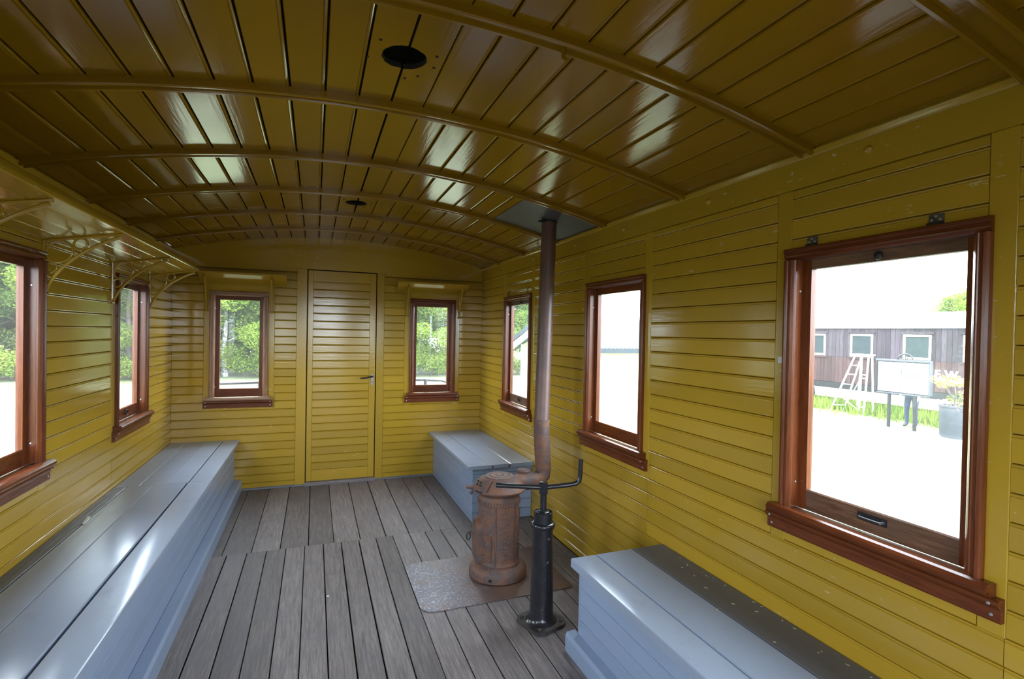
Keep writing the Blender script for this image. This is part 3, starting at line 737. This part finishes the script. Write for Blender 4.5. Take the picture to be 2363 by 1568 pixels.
# ================================================================ HANDBRAKE COLUMN
bk = thing('handbrake_column', 'black iron handbrake column with a bent crank handle', 'handbrake', (2.050, -2.580, .0005))
KB, KW = M['black'], M['black_worn']
fl = []
for i in range(4):
    for dt in (-14, 0, 14):
        t = math.radians(62+90*i+dt*1.0); r_ = .112 if dt == 0 else .108; fl.append((r_*math.cos(t), r_*math.sin(t)))
    t = math.radians(62+45+90*i); fl.append((.092*math.cos(t), .092*math.sin(t)))
base = build(MB().prism(fl, 0, .016, 'z'), 'base_flange', KW, bk)
for i in range(4):
    t = math.radians(62+90*i)
    build(MB().lathe([(.010, 0), (.010, .006), (.007, .008)], n=6), 'bolt_head', KW, base, (.090*math.cos(t), .090*math.sin(t), .016))
build(MB().lathe([(.074, .015), (.066, .022), (.058, .032), (.0545, .045), (.0505, .25), (.0465, .440), (.0465, .448)], n=32), 'column', KB, bk, smooth=30)
for z, a in ((.085, 0), (.30, .45), (.405, .55)):
    t = cdir+a; r_ = .0535-.008*z/.44
    build(MB().lathe([(.007, -.002), (.007, .002), (.004, .004)], n=8), 'bolt_head', KW, bk, (r_*math.cos(t), r_*math.sin(t), z), (0, math.pi/2, t))
build(MB().lathe([(.046, .444), (.054, .448), (.057, .456), (.057, .464), (.052, .470), (.046, .472)], n=32), 'collar', KB, bk, smooth=40)
build(MB().lathe([(.0435, .470), (.0435, .516), (.0400, .520), (.0385, .514), (.033, .512), (.028, .520), (.020, .524), (.018, .524)], n=32), 'column_cap', KB, bk, smooth=30)
build(MB().lathe([(.0150, .520), (.0150, .640)], n=18), 'spindle', KB, bk, smooth=30)
build(MB().lathe([(.015, .598), (.022, .602), (.0225, .650), (.018, .656), (.0001, .658)], n=6), 'hub', KB, bk)
hd = [(-.206, .079, .637), (-.12, .045, .634), (-.05, .018, .632), (0, 0, .630), (.06, -.024, .638), (.112, -.045, .646), (.140, -.054, .652), (.153, -.058, .664), (.157, -.060, .690), (.159, -.060, .765)]
build(MB().tube(hd, .0108, 12), 'crank_handle', KB, bk, smooth=40)

# ================================================================ SMALL SCRAPS
sc = tag(build(MB().prism([(0, 0), (.055, .004), (.052, .030), (.028, .036), (.020, .022), (.0, .024)], 0, .0012, 'y'), 'paper_scrap', M['paper'], None, (W-.0035, -3.405, 1.255), (0, 0, -math.pi/2)),
         'torn white paper scrap stuck to the wall beside the large near window', 'paper')
st = tag(build(MB().prism([(0, -.006), (.10, -.004), (.10, .006), (.02, .008), (0, .003)], 0, .006, 'z'), 'wood_sliver', M['white'], None, (.056, -1.73, .4246), (0, 0, -1.45)), 'pale wood sliver lying on the long bench beside the wall', 'sliver')
ch = MB().prism([(0, 0), (.012, .003), (.010, .010), (.002, .009)], 0, .003, 'z')
tag(build(ch, 'paint_flake', M['white'], None, (1.125, -2.02, .0008)), 'small white paint flake on the floor planks', 'flake')
mb = MB(); rg = random.Random(11)
for i in range(46):
    x, y = rg.uniform(2.22, W-.015), rg.uniform(-4.6, -2.87); x = x if rg.random() < .35 else W-.012-abs(rg.gauss(0, .035)); s_ = rg.uniform(.0015, .004); a = rg.uniform(0, 3)
    mb.prism([(x+s_*2*math.cos(a), y+s_*2*math.sin(a)), (x-s_*math.sin(a), y+s_*math.cos(a)), (x-s_*2*math.cos(a), y-s_*2*math.sin(a)), (x+s_*math.sin(a), y-s_*math.cos(a))], .3925, .3937, 'z')
tag(build(mb, 'wood_crumbs', plain('crumb_wood', (.42, .36, .24), .8)), 'loose paint and wood crumbs scattered on the near bench seat', 'crumbs', kind='stuff')

# ================================================================ OUTSIDE
GZ = -1.1
def ground_mat():
    m, nt, b, out = new_mat('meadow_and_gravel')
    v = coords(nt, (1, 1, 1), False); n1 = noise(nt, v, .35, 6, .6); n2 = noise(nt, v, 9, 5, .7)
    c = mix(nt, ramp(nt, n2, .35, .7), (.105, .13, .05), (.19, .20, .125))
    c = mix(nt, ramp(nt, n1, .4, .65, (0,0,0,1), (.6,.6,.6,1)), c, (.19, .185, .16))
    nt.links.new(c, b.inputs['Base Color']); b.inputs['Roughness'].default_value = .95; b.inputs['Specular IOR Level'].default_value = .1
    bump(nt, b, n2, .6, .05); return m
g = MB(); n_ = 36
for i in range(n_):
    for j in range(n_):
        pass
gv = [(-90+180*i/n_, -80+180*j/n_, GZ+(.06*math.sin(i*1.7)*math.cos(j*2.1) if abs(-90+180*i/n_) > 25 or abs(-80+180*j/n_) > 34 else 0)) for i in range(n_+1) for j in range(n_+1)]
gf = [(i*(n_+1)+j, (i+1)*(n_+1)+j, (i+1)*(n_+1)+j+1, i*(n_+1)+j+1) for i in range(n_) for j in range(n_)]
gp = build(g.add(gv, gf), 'ground', ground_mat()); tag(gp, 'pale meadow and gravel yard outside the carriage', 'ground', kind='structure')

def leaf_mat(name, a, b2):
    m = bpy.data.materials.new(name); m.use_nodes = True; nt = m.node_tree; nt.nodes.clear()
    out = N(nt, 'ShaderNodeOutputMaterial'); df = N(nt, 'ShaderNodeBsdfDiffuse'); tl = N(nt, 'ShaderNodeBsdfTranslucent')
    v = coords(nt, (1, 1, 1)); c = mix(nt, ramp(nt, noise(nt, v, 1.3, 4), .35, .65), a, b2)
    nt.links.new(c, df.inputs[0]); nt.links.new(c, tl.inputs[0])
    ms = N(nt, 'ShaderNodeMixShader'); ms.inputs[0].default_value = .4
    nt.links.new(df.outputs[0], ms.inputs[1]); nt.links.new(tl.outputs[0], ms.inputs[2]); nt.links.new(ms.outputs[0], out.inputs[0]); return m
LEAF = [leaf_mat('birch_leaves', (.12, .20, .030), (.27, .33, .06)), leaf_mat('alder_leaves', (.075, .14, .028), (.16, .22, .045)), leaf_mat('bush_leaves', (.12, .19, .03), (.25, .31, .06))]
BARK = [blotch('birch_bark', (.42, .40, .37), (.10, .09, .085), None, 7, .8), blotch('grey_bark', (.14, .12, .10), (.09, .08, .07), None, 7, .85)]
def leaf_cloud(rg, clumps, nleaf, size):
    vs = []; fs = []
    for (c, r) in clumps:
        for i in range(int(nleaf*r*r)):
            d = Vector((rg.gauss(0, 1), rg.gauss(0, 1), rg.gauss(0, 1))).normalized()*r*(rg.random()**.4)
            d.z *= .75; p = Vector(c)+d
            a = Vector((rg.gauss(0, 1), rg.gauss(0, 1), rg.gauss(0, .6))).normalized(); b = a.orthogonal().normalized()
            s = size*rg.uniform(.6, 1.3); o = len(vs)
            vs += [p-a*s, p+b*s*.55, p+a*s, p-b*s*.55]; fs.append((o, o+1, o+2, o+3))
    return vs, fs
def raw_mesh(name, vs, fs, mat):
    me = bpy.data.meshes.new(name); me.from_pydata([tuple(v) for v in vs], [], fs); me.materials.append(mat); return me
def make_tree(seed, h, spread, lm, bm_, label, cat='tree', group='trees along the meadow edge', low=.12):
    rg = random.Random(seed); root = thing('birch_tree' if bm_ == 0 else 'alder_tree', label, cat, (0, 0, 0), 0, group)
    tr = MB(); pts = [(0, 0, -.1)]; x = y = 0
    for i in range(1, 8):
        x += rg.uniform(-.12, .12); y += rg.uniform(-.12, .12); pts.append((x, y, h*i/7.5))
    tr.tube(pts, [.15-.018*i for i in range(8)], 8); clumps = []
    nb_ = 21
    for i in range(nb_):
        t = low+.85*i/nb_; a = i*2.4+rg.uniform(-.4, .4); ln = spread*(1-.55*t)*rg.uniform(.7, 1.1); z = h*t
        k_ = min(6, int(t*7)); px, py = pts[k_][0], pts[k_][1]
        e = (px+math.cos(a)*ln, py+math.sin(a)*ln, z+ln*.35)
        tr.tube([(px, py, z), (px+math.cos(a)*ln*.5, py+math.sin(a)*ln*.5, z+ln*.28), e], [.045, .03, .012], 5)
        clumps += [(e, .85*rg.uniform(.7, 1.2)), ((px+math.cos(a)*ln*.55, py+math.sin(a)*ln*.55, z+ln*.3), .8*rg.uniform(.7, 1.2))]
    clumps.append(((x, y, h), .8))
    build(tr, 'trunk', BARK[bm_], root)
    vs, fs = leaf_cloud(rg, clumps, 1500, .066)
    link('crown', raw_mesh('crown', vs, fs, LEAF[lm]), root)
    return root
protos = [make_tree(1, 8.5, 2.6, 0, 0, 'pale-trunked leafy birch at the far edge of the meadow'),
          make_tree(2, 9.5, 2.9, 0, 0, 'pale-trunked leafy birch at the far edge of the meadow'),
          make_tree(5, 8.0, 3.0, 1, 1, 'darker green alder standing among the meadow-edge birches')]
rg = random.Random(21); spots = []
for i in range(15): spots.append((-15.5+2.05*i+rg.uniform(-.5, .5), 25.5+rg.uniform(-1.2, 1.6), [0, 2, 1][i % 3]))
for i in range(13): spots.append((-17+2.6*i+rg.uniform(-.6, .6), 30+rg.uniform(-1, 1.5), [2, 1, 0][i % 3]))
for i in range(5): spots.append((-16.5-rg.uniform(0, 2), 20-3.4*i, [2, 0, 1][i % 3]))
used = set()
for x, y, k in spots:
    o = protos[k] if k not in used else copy_tree(protos[k]); used.add(k)
    o.location = (x, y, GZ); o.rotation_euler = (0, 0, rg.uniform(0, 6.28)); s = rg.uniform(.85, 1.2); o.scale = (s, s, s)
# undergrowth at the meadow edge
def make_bush(seed, r):
    rg_ = random.Random(seed); root = thing('bush', 'low leafy bush under the meadow-edge trees', 'bush', (0, 0, 0), 0, 'bushes under the trees')
    mb = MB(); cl = []
    for i in range(7):
        a = i*.9; e = (math.cos(a)*r*.6, math.sin(a)*r*.6, r*rg_.uniform(.5, 1.3)); mb.tube([(0, 0, 0), (e[0]*.4, e[1]*.4, e[2]*.6), e], [.03, .02, .008], 5); cl.append((e, r*.6))
    build(mb, 'stem', BARK[1], root); vs, fs = leaf_cloud(rg_, cl, 1100, .055); link('foliage', raw_mesh('foliage', vs, fs, LEAF[2]), root); return root
bp_ = make_bush(4, 1.1)
first = True
for i in range(30):
    o = bp_ if first else copy_tree(bp_); first = False
    o.location = (-15+1.8*(i % 17)+rg.uniform(-.5, .5), 23.6+(3.6 if i > 16 else 0)+rg.uniform(-.8, .6), GZ); o.rotation_euler = (0, 0, rg.uniform(0, 6)); s = rg.uniform(.8, 1.25)*(1.5 if i > 16 else 1); o.scale = (s, s, s*rg.uniform(.8, 1.2))
# two trees beyond the railway wagon
for (x, y, s, lab) in ((37, 14.3, 1.0, 'tree rising above the roof of the railway wagon'),):
    o = copy_tree(protos[0]); o.location = (x, y, GZ); o.scale = (s*.75, s*.75, s*.62); o['label'] = lab; o['group'] = 'trees behind the wagon'

# unseen dark ballast strip added to cut ground bounce onto the ceiling
def bounce_cut_mat():
    m, nt, b, out = new_mat('dark_bounce_cut_ballast'); v = coords(nt, (1, 1, 1), False); n1 = noise(nt, v, 28, 5, .7)
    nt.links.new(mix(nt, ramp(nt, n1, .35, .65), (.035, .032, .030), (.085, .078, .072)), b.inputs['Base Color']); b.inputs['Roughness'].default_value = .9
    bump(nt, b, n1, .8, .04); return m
tag(build(MB().prism([(-3.0, GZ-.02), (-2.3, GZ+.10), (W+2.3, GZ+.10), (W+3.0, GZ-.02)], -34, .45, 'y'), 'bounce_cut_bed', bounce_cut_mat()), 'unseen dark ballast strip added around the carriage to cut ground bounce', 'bounce blocker', kind='structure')
# end platform railing
rl = thing('platform_railing', 'black pipe railing of the end platform seen through the end windows', 'railing', (0, 0, -.12))
def rail(parent, pts, name, r=.017): build(MB().tube(pts, r, 10), name, M['black_worn'], parent, smooth=True)
rail(rl, [(.05, .80, .20), (.06, .80, .86), (.10, .80, .915), (.16, .80, .930), (.56, .80, .938)], 'top_rail', .013)
rail(rl, [(.56, .80, 0), (.56, .80, .95)], 'post', .019)
rail(rl, [(2.18, .80, 0), (2.18, .80, .945)], 'post', .019)
rail(rl, [(2.18, .80, .938), (1.85, .80, .940), (1.80, .80, .93)], 'top_rail', .013)
rail(rl, [(2.18, .80, .935), (2.36, .80, .928), (2.44, .80, .90), (2.46, .80, .84), (2.46, .80, .05)], 'top_rail', .013)
rail(rl, [(.06, .80, .45), (.56, .80, .45)], 'middle_rail', .011); rail(rl, [(2.18, .80, .45), (2.46, .80, .45)], 'middle_rail', .011)
pf = tag(build(MB().box(0, W, .09, .86, -.17, -.12), 'end_platform', M['shell']), 'wooden end platform outside the plank door', 'platform')
rl.location.z = -.12

# yellow station shed with a grey roof
sh = thing('station_building', 'small pale-yellow station building with a low grey tiled roof', 'building', (0, 0, 0))
YW = plain('pale_yellow_wall', (.80, .72, .46), .8); WT = plain('white_trim', (.80, .80, .79), .7); RT = plain('grey_roof_tiles', (.036, .044, .052), .8, 0, .2)
RTL = plain('weathered_pale_roofing', (.62, .63, .64), .6)
x0, x1, ya, yb, ze, zr = 5.75, 10.2, 3.75, 6.75, 1.08, 1.56
yr = (ya+yb)/2
build(MB().prism([(ya, GZ), (yb, GZ), (yb, ze), (yr, zr-.12), (ya, ze)], x0, x1, 'x'), 'wall', YW, sh)
for (p, q, mt) in ((ya, -1, RTL), (yb, 1, RT)):
    e = .38; sl = (zr-ze)/(yr-ya); y_e = p+q*e; z_e = ze-sl*e
    t = .13
    build(MB().prism([(yr, zr), (y_e, z_e+.055), (y_e, z_e+t), (yr, zr+t)], x0-.32, x1+.3, 'x'), 'roof_slope', RT, sh)
    build(MB().prism([(yr, zr-.005), (y_e, z_e-.005), (y_e, z_e-.15), (yr, zr-.15)], x0-.32, x0-.29, 'x'), 'barge_board', WT, sh)
    # wavy row of tile ends along the eave
    mb = MB(); nt_ = 60; xs_ = [x0-.32+(x1-x0+.62)*i/(nt_*2) for i in range(nt_*2+1)]
    top_ = [(x, y_e+q*.012, z_e+t+.012*math.sin(i*math.pi)+(.018 if i % 2 else 0)) for i, x in enumerate(xs_)]
    bot_ = [(x, y_e+q*.012, z_e+.050) for x in xs_]; back_ = [(x, y_e, z) for x, _, z in top_]; bb_ = [(x, y_e, z) for x, _, z in bot_]
    m_ = len(xs_); mb.add(top_+bot_+back_+bb_, [(i, i+1, m_+i+1, m_+i) for i in range(m_-1)]+[(2*m_+i+1, 2*m_+i, 3*m_+i, 3*m_+i+1) for i in range(m_-1)]+[(i+1, i, 2*m_+i, 2*m_+i+1) for i in range(m_-1)]+[(m_+i, m_+i+1, 3*m_+i+1, 3*m_+i) for i in range(m_-1)])
    build(mb, 'eave_tiles', RT, sh)
for y in (ya, yb): build(MB().box(x0-.03, x0+.10, y-.05, y+.05, GZ, ze), 'corner_board', WT, sh)
wn = build(MB().box(x0-.03, x0+.02, yr-.4, yr+.4, .0, .9), 'window', WT, sh); build(MB().box(x0-.035, x0-.02, yr-.34, yr+.34, .06, .84), 'pane', M['plate_grey'], wn)

# dark wooden railway wagon on the next track
XW = 18.6
wg = thing('railway_wagon', 'dark brown weathered wooden railway wagon standing on the next track', 'wagon', (XW, 7.0, 0))
WD = wood('weathered_wagon_boards', (.030, .021, .026), (.068, .052, .062), (14, 14, .8), .75, .2, .5, rng=(.65, 1.35))
WDL = wood('brown_wagon_boards', (.040, .020, .020), (.072, .039, .038), (14, 14, .8), .75, .2, .5, rng=(.65, 1.35))
CR = plain('cream_window_frame', (.66, .58, .47), .6); DG = plain('dark_window_glass', (.035, .045, .05), .08); ROOFW = plain('pale_canvas_roof', (.58, .60, .62), .8)
ya, yb = -5.6, 5.4
build(MB().box(.02, 2.3, ya, yb, -.20, 1.74), 'body', M['dark'], wg)
wins = [(-5.1, -4.3), (-3.35, -2.55), (-1.72, -.92), (.033, .81), (1.75, 2.5), (3.4, 4.15)]
pw = .145; y = ya
while y < yb-.01:
    y2 = min(yb, y+pw); inw = any(a-.01 < (y+y2)/2 < b+.01 for a, b in wins)
    for z0_, z1_, mt in ((-.20, .72, WDL), (.725, 1.74, WD)):
        segs = [(z0_, z1_)] if not (inw and z0_ > .5) else [(z0_, .75), (1.53, z1_)]
        for a, b in segs: build(MB().rbox(-.005+random.uniform(-.004, .004), .02, y+.004, y2-.004, a, b, .003), 'plank', mt, wg)
    y = y2
for a, b in wins:
    f_ = MB(); f_.box(-.03, .02, a, a+.06, .75, 1.53).box(-.03, .02, b-.06, b, .75, 1.53).box(-.03, .02, a+.06, b-.06, 1.47, 1.53).box(-.03, .02, a+.06, b-.06, .75, .82)
    wf = build(f_, 'window_frame', CR, wg); build(MB().box(-.005, .01, a+.05, b-.05, .80, 1.48), 'pane', DG, wf)
    build(MB().box(-.045, .02, a-.07, b+.07, 1.55, 1.62), 'drip_board', WD, wg); build(MB().box(-.045, .02, a-.07, b+.07, .68, .74), 'window_ledge', WDL, wg)
rf = [(-.06, 1.73), (-.07, 1.78), (.1, 1.95), (.5, 2.15), (1.15, 2.28), (1.8, 2.15), (2.2, 1.95), (2.37, 1.78), (2.36, 1.73)]
build(MB().prism(rf, ya-.1, yb+.1, 'y'), 'roof', ROOFW, wg)
build(MB().box(-.02, .14, ya, yb, -.42, -.21), 'sole_bar', M['dark_metal'], wg)
for yy in (-4.4, -2.9, 2.9, 4.4):
    whl = build(MB().lathe([(.0001, -.05), (.08, -.05), (.09, -.02), (.30, -.02), (.31, -.05), (.38, -.05), (.38, .05), (.30, .06), (.0001, .06)], n=24, cap=False), 'wheel', M['dark_metal'], wg, (.45, yy, -.70), (0, math.pi/2, 0), smooth=30)
    build(MB().box(.02, .10, yy-.2, yy+.2, -.80, -.42), 'axle_guard', M['dark_metal'], wg)
def text(body, size, parent, loc, rot, mat, name, bold=.0, ext=.004):
    cu = bpy.data.curves.new(name, 'FONT'); cu.body = body; cu.size = size; cu.extrude = ext; cu.offset = bold
    t = bpy.data.objects.new(name, cu); COL.objects.link(t); dg = bpy.context.evaluated_depsgraph_get()
    me = bpy.data.meshes.new_from_object(t.evaluated_get(dg)); bpy.data.objects.remove(t); me.materials.clear(); me.materials.append(mat)
    return link(name, me, parent, loc, rot)
TXR = (math.pi/2, 0, -math.pi/2)
text('I', .32, wg, (-.012, -1.60, .24), TXR, WT, 'lettering', .012)
text('F', .32, wg, (-.012, -1.83, .24), TXR, WT, 'lettering', .012)
text('W', .32, wg, (-.012, -2.10, .24), TXR, WT, 'lettering', .012)
# track under the wagon
tk = thing('railway_track', 'rusty rails half hidden in grass below the wagon', 'track', (XW, 7, GZ))
for xx in (.55, 1.75): build(MB().prism([(xx-.05, 0), (xx+.05, 0), (xx+.012, .02), (xx+.012, .09), (xx+.03, .10), (xx+.03, .13), (xx-.03, .13), (xx-.03, .10), (xx-.012, .09), (xx-.012, .02)], -12, 12, 'y'), 'rail', M['rust'], tk)
for i in range(30): build(MB().box(.1, 2.2, -11.6+.8*i, -11.4+.8*i, -.04, .02), 'sleeper', BARK[1], tk)
# rough grass along the track
vs = []; fs = []; rg = random.Random(8)
for i in range(9000):
    x, y = 18.35+rg.gauss(0, .45), rg.uniform(0, 14); h = rg.uniform(.10, .48); a = rg.uniform(0, 6.28); w_ = rg.uniform(.008, .028); lx, ly = rg.uniform(-.15, .15), rg.uniform(-.15, .15); o_ = len(vs)
    vs += [(x-w_*math.cos(a), y-w_*math.sin(a), GZ), (x+w_*math.cos(a), y+w_*math.sin(a), GZ), (x+lx, y+ly, GZ+h)]; fs.append((o_, o_+1, o_+2))
tag(link('rough_grass', raw_mesh('rough_grass', vs, fs, LEAF[2])), 'rough weeds and grass along the wagon track', 'grass', kind='stuff')

# information board on two posts
sg = thing('information_board', 'white two-panel information board on two black posts in front of the wagon', 'sign', (16.2, 4.6, GZ))
def sb_(*a, name='p', mat=None, parent=None): return build(MB().box(*a), name, mat, parent or sg)
ZB0, ZB1 = .98, 1.86
sb_(-.03, .03, -.69, .69, ZB0, ZB1, name='backing_board', mat=M['dark_metal'])
sb_(-.05, .05, -.71, .71, ZB1, ZB1+.05, name='top_cap', mat=M['plate_grey'])
sb_(-.05, .05, .66, .71, ZB0-.02, ZB1, name='frame_side', mat=M['dark_metal']); sb_(-.05, .05, -.71, -.68, ZB0-.02, ZB1, name='frame_side', mat=M['plate_grey']); sb_(-.05, .05, -.71, .71, ZB0-.03, ZB0, name='frame_bottom', mat=M['plate_grey'])
pl_ = sb_(-.038, -.03, .02, .64, ZB0+.03, ZB1-.03, name='panel', mat=WT); pr_ = sb_(-.038, -.03, -.66, .0, ZB0+.03, ZB1-.03, name='panel', mat=WT)
text('109', .17, pr_, (-.040, -.13, ZB0+.46), TXR, M['plate_grey'], 'lettering', .004, .001)
for y in (.34, -.33): sb_(-.03, .03, y-.03, y+.03, 0, ZB1-.1, name='post', mat=M['dark_metal'])
# spoked iron wheel mounted above the board
sw = thing('spoked_wheel', 'black spoked iron wheel standing up behind the top of the information board', 'wheel', (16.28, 4.59, GZ+1.86))
build(MB().tube([(0, .21*math.cos(i*math.pi/14), .0+.21*math.sin(i*math.pi/14)) for i in range(29)], .022, 6), 'rim', M['black'], sw)
build(MB().lathe([(.045, -.03), (.045, .03)], n=12), 'hub', M['black'], sw, (0, 0, 0), (0, math.pi/2, 0))
for i in range(12): build(MB().tube([(0, .04*math.cos(i*math.pi/6), .04*math.sin(i*math.pi/6)), (0, .20*math.cos(i*math.pi/6), .20*math.sin(i*math.pi/6))], .009, 5), 'spoke', M['black'], sw)
build(MB().box(-.02, .02, -.03, .03, -.55, -.02), 'post', M['black'], sw)

# tall white trestle ladder
la = thing('step_ladder', 'tall white wooden trestle ladder standing against the wagon side', 'ladder', (17.95, 7.1, GZ))
A = {'a': [(-.25, .72, 0), (.12, .16, 1.92)], 'b': [(.10, .50, 0), (.14, -.05, 1.92)], 'c': [(-.15, -.20, 0), (.05, -.12, 1.95)], 'd': [(.15, -.46, 0), (.12, -.40, 1.95)], 'e': [(-.25, -.42, 0), (.02, -.36, 1.95)], 'f': [(.2, .12, 0), (.12, -.06, 1.92)]}
for k_, (p, q) in A.items(): build(MB().tube([p, q], .028, 4), 'leg', WT, la)
def lerp(p, q, t): return tuple(p[i]+(q[i]-p[i])*t for i in range(3))
for t in (.10, .30, .48, .66, .82): build(MB().tube([lerp(*A['a'], t), lerp(*A['b'], t)], .020, 4), 'rung', WT, la)
for t in (.12, .34, .60, .66): build(MB().tube([lerp(*A['c'], t), lerp(*A['e'], t)], .020, 4), 'rung', WT, la)
build(MB().tube([lerp(*A['a'], .3), lerp(*A['c'], .05)], .015, 4).tube([lerp(*A['b'], .1), lerp(*A['c'], .6)], .015, 4), 'brace', WT, la)
build(MB().box(-.1, .2, -.45, .2, 1.93, 1.97), 'top_step', WT, la)

# barrel planter with flowers
pt = thing('barrel_planter', 'dark barrel planter holding pink flowering shrub beside the information board', 'planter', (15.9, 3.14, GZ))
BLK = plain('dark_grey_barrel', (.045, .05, .06), .55); FL = plain('pink_petals', (.75, .16, .32), .7)
bar = MB(); bar.lathe([(.30, .05), (.33, .1), (.345, .8), (.36, .82), (.36, .86), (.31, .86), (.30, .80), (.0001, .79)], n=24, cap=False); build(bar, 'barrel', BLK, pt, smooth=30)
build(MB().lathe([(.42, 0), (.42, .05), (.30, .06)], n=24), 'base_slab', RTL, pt)
stm = MB(); cl = []; rg = random.Random(5)
for i in range(9):
    a = i*.7; e = (math.cos(a)*.34, math.sin(a)*.34, rg.uniform(1.15, 1.5)); stm.tube([(0, 0, .8), (e[0]*.3, e[1]*.3, 1.05), e], [.015, .012, .006], 5); cl.append((e, .2))
build(stm, 'stem', BARK[1], pt)
vs, fs = leaf_cloud(rg, cl+[((.0, .0, .92), .3)], 1700, .035); link('foliage', raw_mesh('foliage', vs, fs, LEAF[0]), pt)
vs, fs = leaf_cloud(rg, [(c, .2) for c, r in cl]+[((-.22, .2, .88), .2), ((-.25, -.15, .88), .2)], 800, .035); link('blossom', raw_mesh('blossom', vs, fs, FL), pt)['kind'] = 'stuff'

# low garden bench
gb = thing('garden_bench', 'pale plank garden bench standing in the bright yard', 'bench', (11.4, 3.15, GZ))
GB = plain('pale_bench_wood', (.50, .45, .46), .7)
for x, z in ((-.14, .48), (0, .48), (.14, .48)): build(MB().box(x-.055, x+.055, -.6, .5, z, z+.04), 'seat_slat', GB, gb)
for z in (.62, .74): build(MB().box(.20, .235, -.6, .5, z-.05, z+.05), 'back_slat', GB, gb)
for y in (-.45, .28):
    build(MB().box(-.18, -.12, y-.03, y+.03, 0, .48), 'leg', GB, gb); build(MB().box(.16, .22, y-.03, y+.03, 0, .80), 'leg', GB, gb)

# person standing behind the information board
def person(loc, rz):
    J = {'pelvis': ((0, 0, .92), .135), 'waist': ((0, 0, 1.06), .125), 'chest': ((0, 0, 1.28), .145), 'neckb': ((0, 0, 1.44), .07), 'neck': ((0, .01, 1.50), .052), 'head': ((0, .02, 1.60), .085), 'crown': ((0, .015, 1.68), .075)}
    E = [('pelvis', 'waist'), ('waist', 'chest'), ('chest', 'neckb'), ('neckb', 'neck'), ('neck', 'head'), ('head', 'crown')]
    for s, n_ in ((-1, 'l'), (1, 'r')):
        J.update({'hip'+n_: ((s*.10, 0, .86), .095), 'knee'+n_: ((s*.11, .03, .48), .062), 'ank'+n_: ((s*.115, -.01, .09), .045), 'toe'+n_: ((s*.125, .14, .035), .038),
                  'sh'+n_: ((s*.18, 0, 1.38), .062), 'elb'+n_: ((s*.25, -.03, 1.11), .045), 'wr'+n_: ((s*.24, .10, .90), .030), 'palm'+n_: ((s*.235, .13, .83), .032)})
        E += [('pelvis', 'hip'+n_), ('hip'+n_, 'knee'+n_), ('knee'+n_, 'ank'+n_), ('ank'+n_, 'toe'+n_), ('chest', 'sh'+n_), ('sh'+n_, 'elb'+n_), ('elb'+n_, 'wr'+n_), ('wr'+n_, 'palm'+n_)]
        for i in range(4):
            J['f%d%s' % (i, n_)] = ((s*.228, .115+.018*i, .775-(.0 if i in (1, 2) else -.008)), .009); J['g%d%s' % (i, n_)] = ((s*.215, .112+.018*i, .735+(0 if i in (1, 2) else .012)), .008)
            E += [('palm'+n_, 'f%d%s' % (i, n_)), ('f%d%s' % (i, n_), 'g%d%s' % (i, n_))]
        J['th'+n_] = ((s*.205, .16, .82), .010); J['tj'+n_] = ((s*.195, .175, .785), .009); E += [('palm'+n_, 'th'+n_), ('th'+n_, 'tj'+n_)]
    keys = list(J); me = bpy.data.meshes.new('person'); me.from_pydata([J[k][0] for k in keys], [(keys.index(a), keys.index(b)) for a, b in E], [])
    o = bpy.data.objects.new('person', me); COL.objects.link(o)
    sk = o.modifiers.new('skin', 'SKIN'); sk.use_smooth_shade = True; o.modifiers.new('sub', 'SUBSURF').levels = 1
    for i, k in enumerate(keys):
        v = me.skin_vertices[0].data[i]; v.radius = (J[k][1], J[k][1]*.85 if k in ('pelvis', 'waist', 'chest') else J[k][1]); v.use_root = (k == 'pelvis')
    dg = bpy.context.evaluated_depsgraph_get(); ev = bpy.data.meshes.new_from_object(o.evaluated_get(dg)); bpy.data.objects.remove(o)
    for m_ in (plain('blue_denim', (.022, .034, .075), .85), plain('blue_shirt', (.10, .22, .45), .8), plain('skin', (.55, .34, .26), .55), plain('dark_shoes', (.02, .02, .022), .5)): ev.materials.append(m_)
    for p_ in ev.polygons:
        c = p_.center; p_.material_index = 3 if c.z < .08 else 2 if (c.z > 1.46 or (abs(c.x) > .17 and c.z < 1.0)) else 1 if c.z > .93 else 0
    pr = thing('person', 'person in blue jeans and shirt standing behind the information board', 'person', loc, rz)
    link('body', ev, pr)
    hr = MB().lathe([(.0001, 1.735), (.05, 1.728), (.085, 1.69), (.098, 1.63), (.094, 1.58), (.08, 1.55)], 0, .0, 18, cap=False)
    build(hr, 'hair', plain('brown_hair', (.05, .03, .02), .6), pr, (0, -.012, 0), smooth=True)
    for s in (-1, 1):
        build(MB().lathe([(.012, 0), (.010, .006), (.0001, .008)], n=8, cap=False), 'eye', M['dark'], pr, (s*.034, .098, 1.615), (-math.pi/2, 0, 0)); build(MB().tube([(s*.088, .015, 1.63), (s*.10, .01, 1.61), (s*.09, .015, 1.58)], .011, 6), 'ear', ev.materials[2], pr, smooth=True)
    build(MB().tube([(0, .095, 1.62), (0, .115, 1.59), (0, .105, 1.578)], [.008, .014, .010], 6), 'nose', ev.materials[2], pr, smooth=True)
    build(MB().tube([(-.025, .090, 1.552), (0, .098, 1.550), (.025, .090, 1.552)], .006, 6), 'mouth', plain('lips', (.45, .18, .16), .5), pr, smooth=True)
person((16.75, 4.68, GZ), math.radians(90))
